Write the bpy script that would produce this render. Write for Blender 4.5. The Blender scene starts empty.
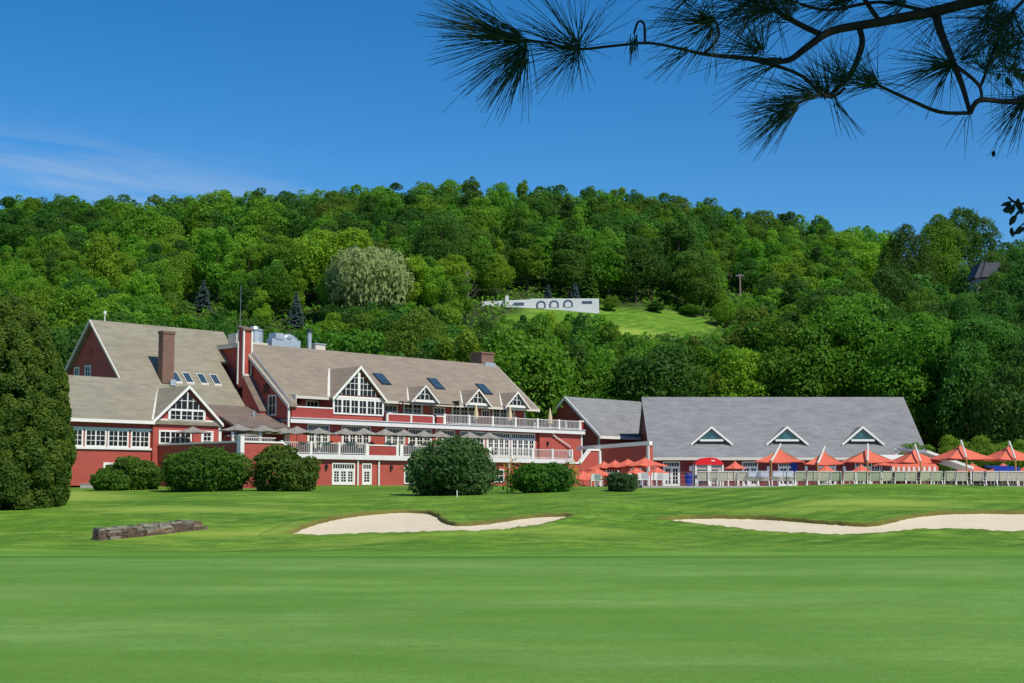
import bpy, bmesh, math, random
import numpy as np
from mathutils import Vector

sc = bpy.context.scene
col = sc.collection
R = math.radians

# ------------------------------------------------------------------ camera, world, sun
FPX = 1422.0
PITCH = math.atan(146.5 / FPX)
EYE = 1.7
cd = bpy.data.cameras.new('camera'); cam = bpy.data.objects.new('camera', cd); col.objects.link(cam)
cd.sensor_width = 36; cd.lens = 36 * FPX / 1024
cam.location = (0, 0, EYE); cam.rotation_euler = (R(90) + PITCH, 0, 0)
cd.clip_start = 0.05; cd.clip_end = 8000
sc.camera = cam

SUN_EL, SUN_AZ = R(49), R(-48)     # azimuth as an angle from +X
sdir = Vector((math.cos(SUN_EL) * math.cos(SUN_AZ), math.cos(SUN_EL) * math.sin(SUN_AZ), math.sin(SUN_EL)))
w = bpy.data.worlds.new('World'); sc.world = w; w.use_nodes = True
nt = w.node_tree; nt.nodes.clear()
def N(nt, t, **k):
    n = nt.nodes.new(t)
    for a, v in k.items(): setattr(n, a, v)
    return n
sky = N(nt, 'ShaderNodeTexSky', sky_type='NISHITA')
sky.sun_disc = False; sky.sun_elevation = SUN_EL
sky.sun_rotation = math.pi / 2 - SUN_AZ
sky.air_density = 0.9; sky.dust_density = 0.1; sky.ozone_density = 3.5; sky.altitude = 600
bg = N(nt, 'ShaderNodeBackground'); bg.inputs[1].default_value = 0.13
out = N(nt, 'ShaderNodeOutputWorld')
# thin cirrus streak, low over the left end of the ridge
tc = N(nt, 'ShaderNodeTexCoord')
def M(nt, op, a, b=None, c=None, clamp=False):
    n = N(nt, 'ShaderNodeMath', operation=op, use_clamp=clamp)
    for i, v in enumerate((a, b, c)):
        if v is None: continue
        if isinstance(v, (int, float)): n.inputs[i].default_value = v
        else: nt.links.new(v, n.inputs[i])
    return n.outputs[0]
sx = N(nt, 'ShaderNodeSeparateXYZ'); nt.links.new(tc.outputs['Generated'], sx.inputs[0])
az = M(nt, 'ARCTAN2', sx.outputs[0], sx.outputs[1])
el = M(nt, 'ARCSINE', sx.outputs[2])
# streak axis: from az -20deg el 14.2deg falling to az -8 deg el 12.4
axis_el = M(nt, 'MULTIPLY_ADD', az, -0.10, 0.178)
off = M(nt, 'SUBTRACT', el, axis_el)
cv = N(nt, 'ShaderNodeCombineXYZ')
nt.links.new(M(nt, 'MULTIPLY', az, 5.0), cv.inputs[0]); nt.links.new(M(nt, 'MULTIPLY', off, 42.0), cv.inputs[1])
no = N(nt, 'ShaderNodeTexNoise'); no.inputs['Scale'].default_value = 1.6; no.inputs['Detail'].default_value = 7; no.inputs['Roughness'].default_value = .62
no.inputs['Distortion'].default_value = .5
nt.links.new(cv.outputs[0], no.inputs['Vector'])
g = M(nt, 'MULTIPLY', off, 42.0); g = M(nt, 'MULTIPLY', g, g); g = M(nt, 'MULTIPLY', g, -1.1); g = M(nt, 'EXPONENT', g)
azm = N(nt, 'ShaderNodeMapRange', interpolation_type='SMOOTHSTEP'); nt.links.new(az, azm.inputs[0])
azm.inputs[1].default_value = -0.09; azm.inputs[2].default_value = -0.20
cl = M(nt, 'MULTIPLY', g, azm.outputs[0])
nr = N(nt, 'ShaderNodeMapRange'); nt.links.new(no.outputs[0], nr.inputs[0]); nr.inputs[1].default_value = .36; nr.inputs[2].default_value = .78
cl = M(nt, 'MULTIPLY', cl, nr.outputs[0]); cl = M(nt, 'MULTIPLY', cl, .45, clamp=True)
hs = N(nt, 'ShaderNodeHueSaturation'); hs.inputs['Saturation'].default_value = 1.36; hs.inputs['Value'].default_value = 1.0
nt.links.new(sky.outputs[0], hs.inputs['Color'])
mx = N(nt, 'ShaderNodeMix', data_type='RGBA'); nt.links.new(cl, mx.inputs[0]); nt.links.new(hs.outputs[0], mx.inputs[6])
mx.inputs[7].default_value = (4.0, 4.7, 5.4, 1)
nt.links.new(mx.outputs[2], bg.inputs[0]); nt.links.new(bg.outputs[0], out.inputs[0])

sl = bpy.data.lights.new('sun', 'SUN'); so = bpy.data.objects.new('sun', sl); col.objects.link(so)
sl.energy = 4.7; sl.angle = R(0.5); sl.color = (1, .94, .83)
so.rotation_euler = sdir.to_track_quat('Z', 'Y').to_euler(); so.location = (60, -40, 80)
vs = sc.view_settings; vs.view_transform = 'Standard'; vs.look = 'None'; vs.exposure = 0; vs.gamma = 1
sc.cycles.max_bounces = 5; sc.cycles.diffuse_bounces = 2; sc.cycles.glossy_bounces = 2; sc.cycles.transmission_bounces = 3; sc.cycles.transparent_max_bounces = 4

# ------------------------------------------------------------------ materials
def mat(name, c, rough=.75, var=.12, scale=1.0, spec=.3, metal=0, c2=None, stretch=(1, 1, 1), bump=0, bscale=8, coords='Object'):
    m = bpy.data.materials.new(name); m.use_nodes = True; t = m.node_tree; b = t.nodes['Principled BSDF']
    b.inputs['Roughness'].default_value = rough; b.inputs['Metallic'].default_value = metal; b.inputs['Specular IOR Level'].default_value = spec
    c = tuple(c) + (1,)
    c2 = tuple(c2) + (1,) if c2 else tuple(max(0, v * (1 - var * 2)) for v in c[:3]) + (1,)
    co = N(t, 'ShaderNodeTexCoord'); mp = N(t, 'ShaderNodeMapping'); mp.inputs['Scale'].default_value = stretch
    t.links.new(co.outputs[coords], mp.inputs[0])
    n = N(t, 'ShaderNodeTexNoise'); n.inputs['Scale'].default_value = scale; n.inputs['Detail'].default_value = 6; n.inputs['Roughness'].default_value = .65
    t.links.new(mp.outputs[0], n.inputs['Vector'])
    r = N(t, 'ShaderNodeMapRange'); r.inputs[1].default_value = .3; r.inputs[2].default_value = .7; t.links.new(n.outputs[0], r.inputs[0])
    x = N(t, 'ShaderNodeMix', data_type='RGBA'); x.inputs[6].default_value = c; x.inputs[7].default_value = c2
    t.links.new(r.outputs[0], x.inputs[0]); t.links.new(x.outputs[2], b.inputs['Base Color'])
    if bump:
        n2 = N(t, 'ShaderNodeTexNoise'); n2.inputs['Scale'].default_value = bscale; n2.inputs['Detail'].default_value = 4
        t.links.new(mp.outputs[0], n2.inputs['Vector'])
        bp = N(t, 'ShaderNodeBump'); bp.inputs['Strength'].default_value = bump; bp.inputs['Distance'].default_value = .05
        t.links.new(n2.outputs[0], bp.inputs['Height']); t.links.new(bp.outputs[0], b.inputs['Normal'])
    return m
def shingle(name, c, c2, row=.28):
    m = mat(name, c, .9, scale=.7, c2=c2, stretch=(.6, 1, 1.6), bump=.35, bscale=14)
    t = m.node_tree; b = t.nodes['Principled BSDF']
    src = b.inputs['Base Color'].links[0].from_socket
    co = N(t, 'ShaderNodeTexCoord'); br = N(t, 'ShaderNodeTexBrick'); br.inputs['Scale'].default_value = 1
    br.inputs['Brick Width'].default_value = .9; br.inputs['Row Height'].default_value = row; br.inputs['Mortar Size'].default_value = .012
    br.inputs['Color1'].default_value = (1.08, 1.08, 1.08, 1); br.inputs['Color2'].default_value = (.84, .84, .84, 1); br.inputs['Mortar'].default_value = (.7, .7, .7, 1)
    s = N(t, 'ShaderNodeSeparateXYZ'); t.links.new(co.outputs['Object'], s.inputs[0])
    cb = N(t, 'ShaderNodeCombineXYZ'); t.links.new(s.outputs[0], cb.inputs[0])
    t.links.new(M(t, 'MULTIPLY', s.outputs[2], 1.4), cb.inputs[1]); t.links.new(cb.outputs[0], br.inputs['Vector'])
    mm = N(t, 'ShaderNodeMix', data_type='RGBA', blend_type='MULTIPLY'); mm.inputs[0].default_value = .8
    t.links.new(src, mm.inputs[6]); t.links.new(br.outputs['Color'], mm.inputs[7]); t.links.new(mm.outputs[2], b.inputs['Base Color'])
    return m
def siding(name, c, c2):
    m = mat(name, c, .7, scale=.5, c2=c2, stretch=(.6, .6, 2.5))
    t = m.node_tree; b = t.nodes['Principled BSDF']
    co = N(t, 'ShaderNodeTexCoord'); s = N(t, 'ShaderNodeSeparateXYZ'); t.links.new(co.outputs['Object'], s.inputs[0])
    f = M(t, 'FRACT', M(t, 'MULTIPLY', s.outputs[2], 6.5))
    bp = N(t, 'ShaderNodeBump'); bp.inputs['Strength'].default_value = .5; bp.inputs['Distance'].default_value = .02
    t.links.new(f, bp.inputs['Height']); t.links.new(bp.outputs[0], b.inputs['Normal'])
    return m
def brickmat(name, c, c2, mort):
    m = mat(name, c, .9, scale=3)
    t = m.node_tree; b = t.nodes['Principled BSDF']
    co = N(t, 'ShaderNodeTexCoord'); s = N(t, 'ShaderNodeSeparateXYZ'); t.links.new(co.outputs['Object'], s.inputs[0])
    cb = N(t, 'ShaderNodeCombineXYZ'); t.links.new(M(t, 'ADD', s.outputs[0], s.outputs[1]), cb.inputs[0]); t.links.new(s.outputs[2], cb.inputs[1])
    br = N(t, 'ShaderNodeTexBrick'); br.inputs['Scale'].default_value = 1; br.inputs['Brick Width'].default_value = .4; br.inputs['Row Height'].default_value = .14
    br.inputs['Mortar Size'].default_value = .02
    for k, v in (('Color1', c), ('Color2', c2), ('Mortar', mort)): br.inputs[k].default_value = tuple(v) + (1,)
    t.links.new(cb.outputs[0], br.inputs['Vector']); t.links.new(br.outputs['Color'], b.inputs['Base Color'])
    return m
RED = siding('red_clapboard', (.45, .090, .066), (.37, .070, .054))
REDP = siding('red_parapet', (.36, .058, .05), (.30, .046, .042))
WHITE = mat('white_paint', (.78, .76, .70), .6, .05, 1.5)
CREAM = mat('cream_trim', (.62, .58, .50), .6, .06, 1.5)
ROOF_TAN = shingle('taupe_shingles', (.278, .228, .170), (.222, .182, .138))
ROOF_OLIVE = shingle('weathered_shingles', (.278, .25, .183), (.222, .20, .147))
ROOF_BROWN = shingle('brown_shingles', (.19, .145, .115), (.15, .115, .095))
ROOF_GREY = shingle('grey_slate_shingles', (.245, .247, .25), (.19, .192, .195))
BRICK = brickmat('chimney_brick', (.21, .10, .068), (.15, .07, .05), (.19, .15, .12))
GLASS = mat('dark_window_glass', (.010, .012, .014), .2, .1, 1, spec=.3)
SKYGLASS = mat('blue_skylight_glass', (.035, .075, .12), .35, .2, 1, spec=.5)
TEALGLASS = mat('teal_gable_glass', (.03, .13, .15), .2, .3, 1.2, spec=.7)
METAL = mat('galvanised_metal', (.62, .64, .66), .35, .15, 2, metal=.6)
DARKMETAL = mat('dark_metal', (.03, .03, .035), .5, .2)
DECKW = mat('white_deck_fascia', (.72, .70, .68), .6, .08, 1)
FLOORM = mat('deck_floor', (.35, .33, .30), .8, .1)
BALM = mat('pale_balusters', (.62, .56, .52), .6, .06)
BEIGE = mat('beige_canvas', (.33, .30, .26), .85, .08, 2)
BEIGE2 = mat('folded_cream_canvas', (.66, .52, .33), .85, .1, 3)
ORANGE = mat('orange_canvas', (.86, .20, .12), .8, .06, 1.2)
WOODP = mat('varnished_wood_pole', (.50, .26, .08), .5, .15, 3)
REDC = mat('bright_red_canvas', (.75, .012, .02), .6, .05)
BLUE = mat('blue_plastic', (.015, .04, .32), .5, .1)
SLING = mat('beige_sling_weave', (.92, .80, .62), .85, .18, 5, stretch=(1, 1, 2))
def add_trans(m, f):
    t = m.node_tree; b = t.nodes['Principled BSDF']; o = t.nodes['Material Output']; tr = N(t, 'ShaderNodeBsdfTranslucent'); t.links.new(b.inputs['Base Color'].links[0].from_socket, tr.inputs[0])
    s = N(t, 'ShaderNodeMixShader'); s.inputs[0].default_value = f; t.links.new(b.outputs[0], s.inputs[1]); t.links.new(tr.outputs[0], s.inputs[2]); t.links.new(s.outputs[0], o.inputs[0])
TOWEL = mat('white_terry_towel', (.74, .74, .86), .95, .05, 5)
SAND = mat('bunker_sand', (.68, .585, .41), .95, .05, .6, c2=(.61, .515, .36), bump=.9, bscale=7)
CONC = mat('pale_concrete', (.45, .42, .38), .85, .1)
GREYWALL = mat('grey_stucco', (.66, .66, .68), .85, .08, .3)
BARK = mat('bark', (.10, .075, .055), .95, .25, 3, bump=.6)
PALEBARK = mat('pale_bark', (.28, .24, .22), .95, .2, 3)
STONE = brickmat('dry_stone', (.23, .18, .14), (.13, .105, .09), (.02, .018, .015))
STONEA = mat('fieldstone_tan', (.27, .19, .125), .95, .25, 4, bump=.7)
STONEB = mat('fieldstone_brown', (.15, .10, .07), .95, .25, 4, bump=.7)
STONEC = mat('fieldstone_grey', (.27, .235, .19), .95, .2, 4, bump=.7)

add_trans(ORANGE, .25); add_trans(BEIGE, .15)
def leafmat(name, c, c2, rand=.5, trans=.48):
    m = bpy.data.materials.new(name); m.use_nodes = True; t = m.node_tree; t.nodes.clear()
    o = N(t, 'ShaderNodeOutputMaterial'); at = N(t, 'ShaderNodeAttribute', attribute_name='tint')
    oi = N(t, 'ShaderNodeObjectInfo')
    x = N(t, 'ShaderNodeMix', data_type='RGBA'); x.inputs[6].default_value = tuple(c) + (1,); x.inputs[7].default_value = tuple(c2) + (1,)
    t.links.new(at.outputs['Fac'], x.inputs[0])
    h = N(t, 'ShaderNodeHueSaturation'); t.links.new(x.outputs[2], h.inputs['Color'])
    t.links.new(M(t, 'MULTIPLY_ADD', oi.outputs['Random'], rand, 1 - rand / 2), h.inputs['Value'])
    t.links.new(M(t, 'MULTIPLY_ADD', M(t, 'FRACT', M(t, 'MULTIPLY', oi.outputs['Random'], 7.3)), .03, .494), h.inputs['Hue'])
    d = N(t, 'ShaderNodeBsdfPrincipled'); d.inputs['Roughness'].default_value = .6; d.inputs['Specular IOR Level'].default_value = .25
    tr = N(t, 'ShaderNodeBsdfTranslucent'); s = N(t, 'ShaderNodeMixShader'); s.inputs[0].default_value = trans
    t.links.new(h.outputs[0], d.inputs['Base Color'])
    h2 = N(t, 'ShaderNodeHueSaturation'); h2.inputs['Value'].default_value = 1.5; h2.inputs['Hue'].default_value = .495; t.links.new(h.outputs[0], h2.inputs['Color'])
    t.links.new(h2.outputs[0], tr.inputs[0]); t.links.new(d.outputs[0], s.inputs[1]); t.links.new(tr.outputs[0], s.inputs[2]); t.links.new(s.outputs[0], o.inputs[0])
    return m
LEAF = dict(
    dark=leafmat('dark_green_leaves', (.042, .110, .014), (.085, .185, .020)),
    mid=leafmat('mid_green_leaves', (.088, .200, .012), (.160, .300, .020)),
    bright=leafmat('bright_green_leaves', (.135, .255, .013), (.225, .360, .022)),
    olive=leafmat('olive_green_leaves', (.080, .150, .014), (.145, .225, .022)),
    willow=leafmat('pale_grey_green_leaves', (.25, .31, .11), (.38, .44, .17), .1),
    blue=leafmat('blue_green_needles', (.07, .13, .115), (.13, .20, .20), .2),
    shrub=leafmat('shrub_leaves', (.055, .130, .013), (.125, .230, .022), .1),
    lime=leafmat('lime_green_leaves', (.10, .20, .012), (.16, .29, .025), .15),
    cedar=leafmat('cedar_foliage', (.045, .100, .012), (.165, .225, .025), .1),
)

# ------------------------------------------------------------------ building blocks
class MB:
    def __init__(s): s.v = []; s.f = []; s.m = []; s.mi = 0
    def add(s, vs_, fs):
        n = len(s.v); s.v += [tuple(p) for p in vs_]; s.f += [tuple(i + n for i in f) for f in fs]; s.m += [s.mi] * len(fs)
        return s
    def box(s, a0, a1, b0, b1, z0, z1):
        v = [(a, b, z) for z in (z0, z1) for b in (b0, b1) for a in (a0, a1)]
        return s.add(v, [(0, 2, 3, 1), (4, 5, 7, 6), (0, 1, 5, 4), (2, 6, 7, 3), (0, 4, 6, 2), (1, 3, 7, 5)])
    def prism(s, poly, axis, t0, t1):     # axis 'a': poly in (b,z) ; axis 'b': poly in (a,z) ; axis 'z': poly in (a,b)
        f = {'a': lambda p, t: (t, p[0], p[1]), 'b': lambda p, t: (p[0], t, p[1]), 'z': lambda p, t: (p[0], p[1], t)}[axis]
        n = len(poly); v = [f(p, t0) for p in poly] + [f(p, t1) for p in poly]
        return s.add(v, [tuple(range(n)), tuple(range(2 * n - 1, n - 1, -1))] + [(i, (i + 1) % n, n + (i + 1) % n, n + i) for i in range(n)])
    def slab(s, pts, t):                  # polygon lifted: top = pts, bottom = pts - t in z
        n = len(pts); v = [tuple(p) for p in pts] + [(p[0], p[1], p[2] - t) for p in pts]
        return s.add(v, [tuple(range(n)), tuple(range(2 * n - 1, n - 1, -1))] + [(i, n + i, n + (i + 1) % n, (i + 1) % n) for i in range(n)])
    def tube(s, pts, r0, r1=None, n=6):
        r1 = r0 if r1 is None else r1; P = [Vector(p) for p in pts]; rings = []; k0 = len(s.v)
        L = len(P)
        for i, p in enumerate(P):
            d = (P[min(i + 1, L - 1)] - P[max(i - 1, 0)]).normalized()
            u = d.orthogonal().normalized() if i == 0 else (uprev - d * uprev.dot(d)).normalized()
            uprev = u; q = d.cross(u); r = r0[i] if isinstance(r0, (list, tuple)) else r0 + (r1 - r0) * i / (L - 1)
            s.v += [tuple(p + (u * math.cos(j * 2 * math.pi / n) + q * math.sin(j * 2 * math.pi / n)) * r) for j in range(n)]
        fs = [(k0 + i * n + j, k0 + i * n + (j + 1) % n, k0 + (i + 1) * n + (j + 1) % n, k0 + (i + 1) * n + j) for i in range(L - 1) for j in range(n)]
        fs += [tuple(k0 + j for j in range(n))[::-1], tuple(k0 + (L - 1) * n + j for j in range(n))]
        s.f += fs; s.m += [s.mi] * len(fs); return s

class Frame:
    def __init__(s, x, y, ang): s.x, s.y, s.c, s.s, s.ang = x, y, math.cos(ang), math.sin(ang), ang
    def world(s, a, b, z): return (s.x + a * s.c + b * s.s, s.y + a * s.s - b * s.c, z)   # local y = -b
AX = R(44.3)
LF = Frame(-26.621, 140.0, math.pi / 2 - AX)   # clubhouse frame: a along the ridge, b toward the lawn
WF = Frame(0, 0, 0)                             # plain frame, b = -y

USED = {}
def tag(o, label, cat, group=None, kind=None):
    if label: o['label'] = label
    if cat: o['category'] = cat
    if group: o['group'] = group
    if kind: o['kind'] = kind
    return o
def thing(name, label, cat, frame, a, b, z, group=None, rot=0):
    o = bpy.data.objects.new(name, None); col.objects.link(o); o.location = frame.world(a, b, z)
    o.rotation_euler = (0, 0, frame.ang + rot); o['off_'] = 0; del o['off_']
    OFF[o.name] = (a, b, z); o.empty_display_size = .3
    return tag(o, label, cat, group)
OFF = {}
def rootof(o):
    while o.parent: o = o.parent
    return o
def build(name, mb, mats, parent=None, smooth=False, loc=None, fix=True):
    if not isinstance(mats, (list, tuple)): mats = [mats]
    a0, b0, z0 = OFF[rootof(parent).name] if parent is not None else (loc or (0, 0, 0))
    me = bpy.data.meshes.new(name)
    me.from_pydata([(p[0] - a0, -(p[1] - b0), p[2] - z0) for p in mb.v], [], mb.f)
    for m in mats: me.materials.append(m)
    if any(mb.m): me.polygons.foreach_set('material_index', mb.m)
    if fix:
        bm = bmesh.new(); bm.from_mesh(me); bmesh.ops.recalc_face_normals(bm, faces=bm.faces); bm.to_mesh(me); bm.free()
    if smooth: me.polygons.foreach_set('use_smooth', [True] * len(me.polygons))
    o = bpy.data.objects.new(name, me); col.objects.link(o)
    if parent is not None: o.parent = parent
    return o
def copy_tree(o, parent=None):
    c = o.copy(); col.objects.link(c); c.parent = parent
    for ch in o.children: copy_tree(ch, c)
    return c
def single(name, mb, mats, label, cat, frame, a, b, z, group=None, kind=None, smooth=False):
    o = build(name, mb, mats, None, smooth, (a, b, z)); o.location = frame.world(a, b, z); o.rotation_euler.z = frame.ang
    return tag(o, label, cat, group, kind)

def window(par, axis, c, u0, u1, z0, z1, cols=2, rows=2, fr=.12, name='window', m=WHITE, glass=GLASS, mun=.05, mull=0):
    """axis 'b': faces +b at b=c, u along a.  axis 'a': faces -a at a=c, u along b."""
    f, g = MB(), MB()
    def bx(M_, ua, ub, za, zb, d0, d1):
        if axis == 'b': M_.box(ua, ub, c + d0, c + d1, za, zb)
        else: M_.box(c - d1, c - d0, ua, ub, za, zb)
    bx(f, u0, u0 + fr, z0, z1, -.05, .09); bx(f, u1 - fr, u1, z0, z1, -.05, .09)
    bx(f, u0 + fr, u1 - fr, z1 - fr, z1, -.05, .087); bx(f, u0 + fr, u1 - fr, z0, z0 + fr, -.05, .11)
    iu0, iu1, iz0, iz1 = u0 + fr, u1 - fr, z0 + fr, z1 - fr
    for i in range(1, cols):
        x = iu0 + (iu1 - iu0) * i / cols; t = mun if not (mull and i % mull == 0) else fr * .8
        bx(f, x - t / 2, x + t / 2, iz0, iz1, -.03, .062 if t == mun else .08)
    for i in range(1, rows):
        x = iz0 + (iz1 - iz0) * i / rows
        bx(f, iu0, iu1, x - mun / 2, x + mun / 2, -.03, .055)
    bx(g, iu0, iu1, iz0, iz1, -.04, .02)
    o = build(name, f, m, par); build('pane', g, glass, o)
    return o
def door(par, axis, c, u0, u1, z0, z1, leaves=2, transom=True, name='french_door'):
    f, g, h = MB(), MB(), MB()
    def bx(M_, ua, ub, za, zb, d0, d1):
        if axis == 'b': M_.box(ua, ub, c + d0, c + d1, za, zb)
        else: M_.box(c - d1, c - d0, ua, ub, za, zb)
    fr = .13; zt = z1 - .55 if transom else z1
    bx(f, u0, u0 + fr, z0, z1, -.05, .09); bx(f, u1 - fr, u1, z0, z1, -.05, .09); bx(f, u0 + fr, u1 - fr, z1 - fr, z1, -.05, .087)
    if transom:
        bx(f, u0 + fr, u1 - fr, zt - .12, zt, -.05, .087)
        n = max(3, int((u1 - u0) / .3))
        for i in range(1, n):
            x = u0 + fr + (u1 - u0 - 2 * fr) * i / n; bx(f, x - .025, x + .025, zt, z1 - fr, -.03, .06)
        bx(g, u0 + fr, u1 - fr, zt, z1 - fr, -.04, .02); zt -= .12
    W = (u1 - u0 - 2 * fr) / leaves; o = build(name, f, WHITE, par)
    build('pane', g, GLASS, o) if g.v else None
    for k in range(leaves):
        a = u0 + fr + W * k; l, g2 = MB(), MB(); s = .14
        bx(l, a + .01, a + s, z0, zt, -.03, .07); bx(l, a + W - s, a + W - .01, z0, zt, -.03, .07)
        bx(l, a + s, a + W - s, zt - s, zt, -.03, .067); bx(l, a + s, a + W - s, z0, z0 + .3, -.03, .067)
        bx(l, a + W / 2 - .025, a + W / 2 + .025, z0 + .3, zt - s, -.02, .05)
        for i in range(1, 4):
            z = z0 + .3 + (zt - s - z0 - .3) * i / 4; bx(l, a + s, a + W - s, z - .025, z + .025, -.02, .045)
        bx(g2, a + s, a + W - s, z0 + .3, zt - s, -.02, .02)
        q = build('door_leaf', l, WHITE, o)
        # panes share the leaf as their parent's sibling level limit, so they join the door as one pane mesh
        q2 = build('pane', g2, GLASS, o)
    return o

# ------------------------------------------------------------------ terrain
rng0 = np.random.default_rng(99)
def sstep(x): x = np.clip(x, 0, 1); return x * x * (3 - 2 * x)
PR = np.array([(-200, 0), (30, 0), (36.5, -.02), (38.5, -.28), (60, -1.22), (66, -1.2), (72, -.95), (78, -.50), (85, .08), (92, .72), (99, 1.42), (103.2, 1.83), (105, 1.84), (108, 1.78), (175, 1.8)])
PL = np.array([(-200, 0), (30, 0), (36.5, -.02), (38.5, -.28), (60, -1.22), (66, -1.2), (72, -.95), (78, -.55), (85, -.02), (92, .55), (100, 1.08), (110, 1.5), (120, 1.72), (130, 1.93), (175, 1.95)])
SKY = np.array([(-900, 235), (-300, 215), (0, 196), (100, 196), (180, 192), (300, 183), (450, 171), (560, 175), (640, 183), (700, 197), (760, 209), (850, 223), (1024, 236), (1300, 262), (2000, 310)])
DC = 420.0
def ground(x, y):
    x = np.asarray(x, float); y = np.asarray(y, float)
    wgt = sstep((x + 2) / 14)
    near = np.interp(y, PR[:, 0], PR[:, 1]) * wgt + np.interp(y, PL[:, 0], PL[:, 1]) * (1 - wgt)
    und = .24 * np.sin(x * .21 + y * .11) * np.sin(x * .07 - y * .16 + 1) * sstep((y - 62) / 10) * sstep((112 - y) / 12)
    und = und + .35 * np.exp(-((x + 13) / 7) ** 2 - ((y - 88) / 6) ** 2) * .6 + .35 * np.exp(-((x - 5) / 4) ** 2 - ((y - 88) / 6) ** 2)
    yy = np.maximum(y, 1)
    xs = 512 + FPX * x / np.maximum(yy, 60)
    ys = np.interp(xs, SKY[:, 0], SKY[:, 1])
    zc = EYE + (488 - (ys + 42)) / FPX * DC
    t = np.clip((y - 172) / (DC - 172), 0, 1.0)
    h = (zc - 2) * (t * .82 + .18 * sstep(t)) * np.where(t > 0, 1, 0)
    h = h + 2.2 * np.sin(x * .03 + 2) * np.sin(y * .025) * sstep(t * 3)
    beyond = np.clip((y - DC) / 900, 0, 1)
    h = h * (1 - .85 * sstep(beyond))
    return near + und + h
def pray(px, py):
    x = px - 512; y = 341.5 - py
    return (x, FPX * math.cos(PITCH) - y * math.sin(PITCH), FPX * math.sin(PITCH) + y * math.cos(PITCH))
def at(px, py, D):
    r = pray(px, py); return (r[0] / r[1] * D, D, EYE + r[2] / r[1] * D)
def hit(px, py, d0=60):
    """where the line of sight through a photo point meets the ground: used only to survey real positions"""
    r = pray(px, py); D = np.arange(d0, 700, .15); z = EYE + r[2] / r[1] * D
    k = np.nonzero(ground(r[0] / r[1] * D, D) >= z)[0]
    if not len(k): D = 420.
    else:
        lo, hi = D[max(k[0] - 1, 0)], D[k[0]]
        for _ in range(12):
            m_ = (lo + hi) / 2
            if ground(r[0] / r[1] * m_, m_) >= EYE + r[2] / r[1] * m_: hi = m_
            else: lo = m_
        D = hi
    return (r[0] / r[1] * D, D, float(ground(r[0] / r[1] * D, D)))
def proj(x, y, z):
    z = z - EYE; f = y * math.cos(PITCH) + z * math.sin(PITCH); u = -y * math.sin(PITCH) + z * math.cos(PITCH)
    return 512 + FPX * x / f, 341.5 - FPX * u / f
def smooth_poly(P, k=3):
    P = np.array(P, float)
    for _ in range(k):
        Q = np.roll(P, -1, 0); P = np.stack([.75 * P + .25 * Q, .25 * P + .75 * Q], 1).reshape(-1, 2)
    return P
BUNK = [
    [(283, 534), (289, 532.6), (311, 523.4), (342.5, 515.6), (383, 511), (417.5, 510), (436, 513), (444, 521), (455, 524), (480, 522.5), (517.5, 516.5), (545.6, 514.3), (577, 513.5), (561, 519.4), (530, 526.6), (492.5, 531.5), (430, 532), (374, 533.4), (317.5, 535.3), (294, 535.2)],
    [(653, 518.5), (664, 517.6), (705, 515.3), (764, 516.7), (813.7, 520.7), (859, 524.4), (881.7, 523.5), (904, 516.7), (936, 512.6), (976.8, 511.2), (1040, 511.7), (1085, 515), (1090, 527), (1024, 531.8), (995, 531), (949.6, 529), (913.4, 529.4), (868, 534.8), (832, 534.8), (773, 532.5), (714, 525.6), (682, 522.2)]]
BPOLY = [smooth_poly([hit(*p)[:2] for p in b], 2) for b in BUNK]
def sdist(poly, x, y):               # signed distance, positive inside
    x = np.asarray(x, float).ravel(); y = np.asarray(y, float).ravel()
    d = np.full(x.shape, 1e9); ins = np.zeros(x.shape, bool)
    for i in range(len(poly)):
        ax, ay = poly[i]; bx_, by = poly[(i + 1) % len(poly)]
        ex, ey = bx_ - ax, by - ay; t = np.clip(((x - ax) * ex + (y - ay) * ey) / (ex * ex + ey * ey + 1e-9), 0, 1)
        d = np.minimum(d, np.hypot(x - ax - t * ex, y - ay - t * ey))
        c = ((ay > y) != (by > y)) & (x < (bx_ - ax) * (y - ay) / (by - ay + 1e-12) + ax); ins ^= c
    return np.where(ins, d, -d)
def carved(x, y):
    z = ground(x, y); sh = z.shape; m = (y > 62) & (y < 112) & (np.abs(x) < 60)
    sd = np.full(sh, -9.)
    if m.any():
        s = np.maximum(sdist(BPOLY[0], x[m], y[m]), sdist(BPOLY[1], x[m], y[m])); sd[m] = s
        z = z.copy(); z[m] += -.55 * sstep((s + 1.35) / .7)
    return z, sd

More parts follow.
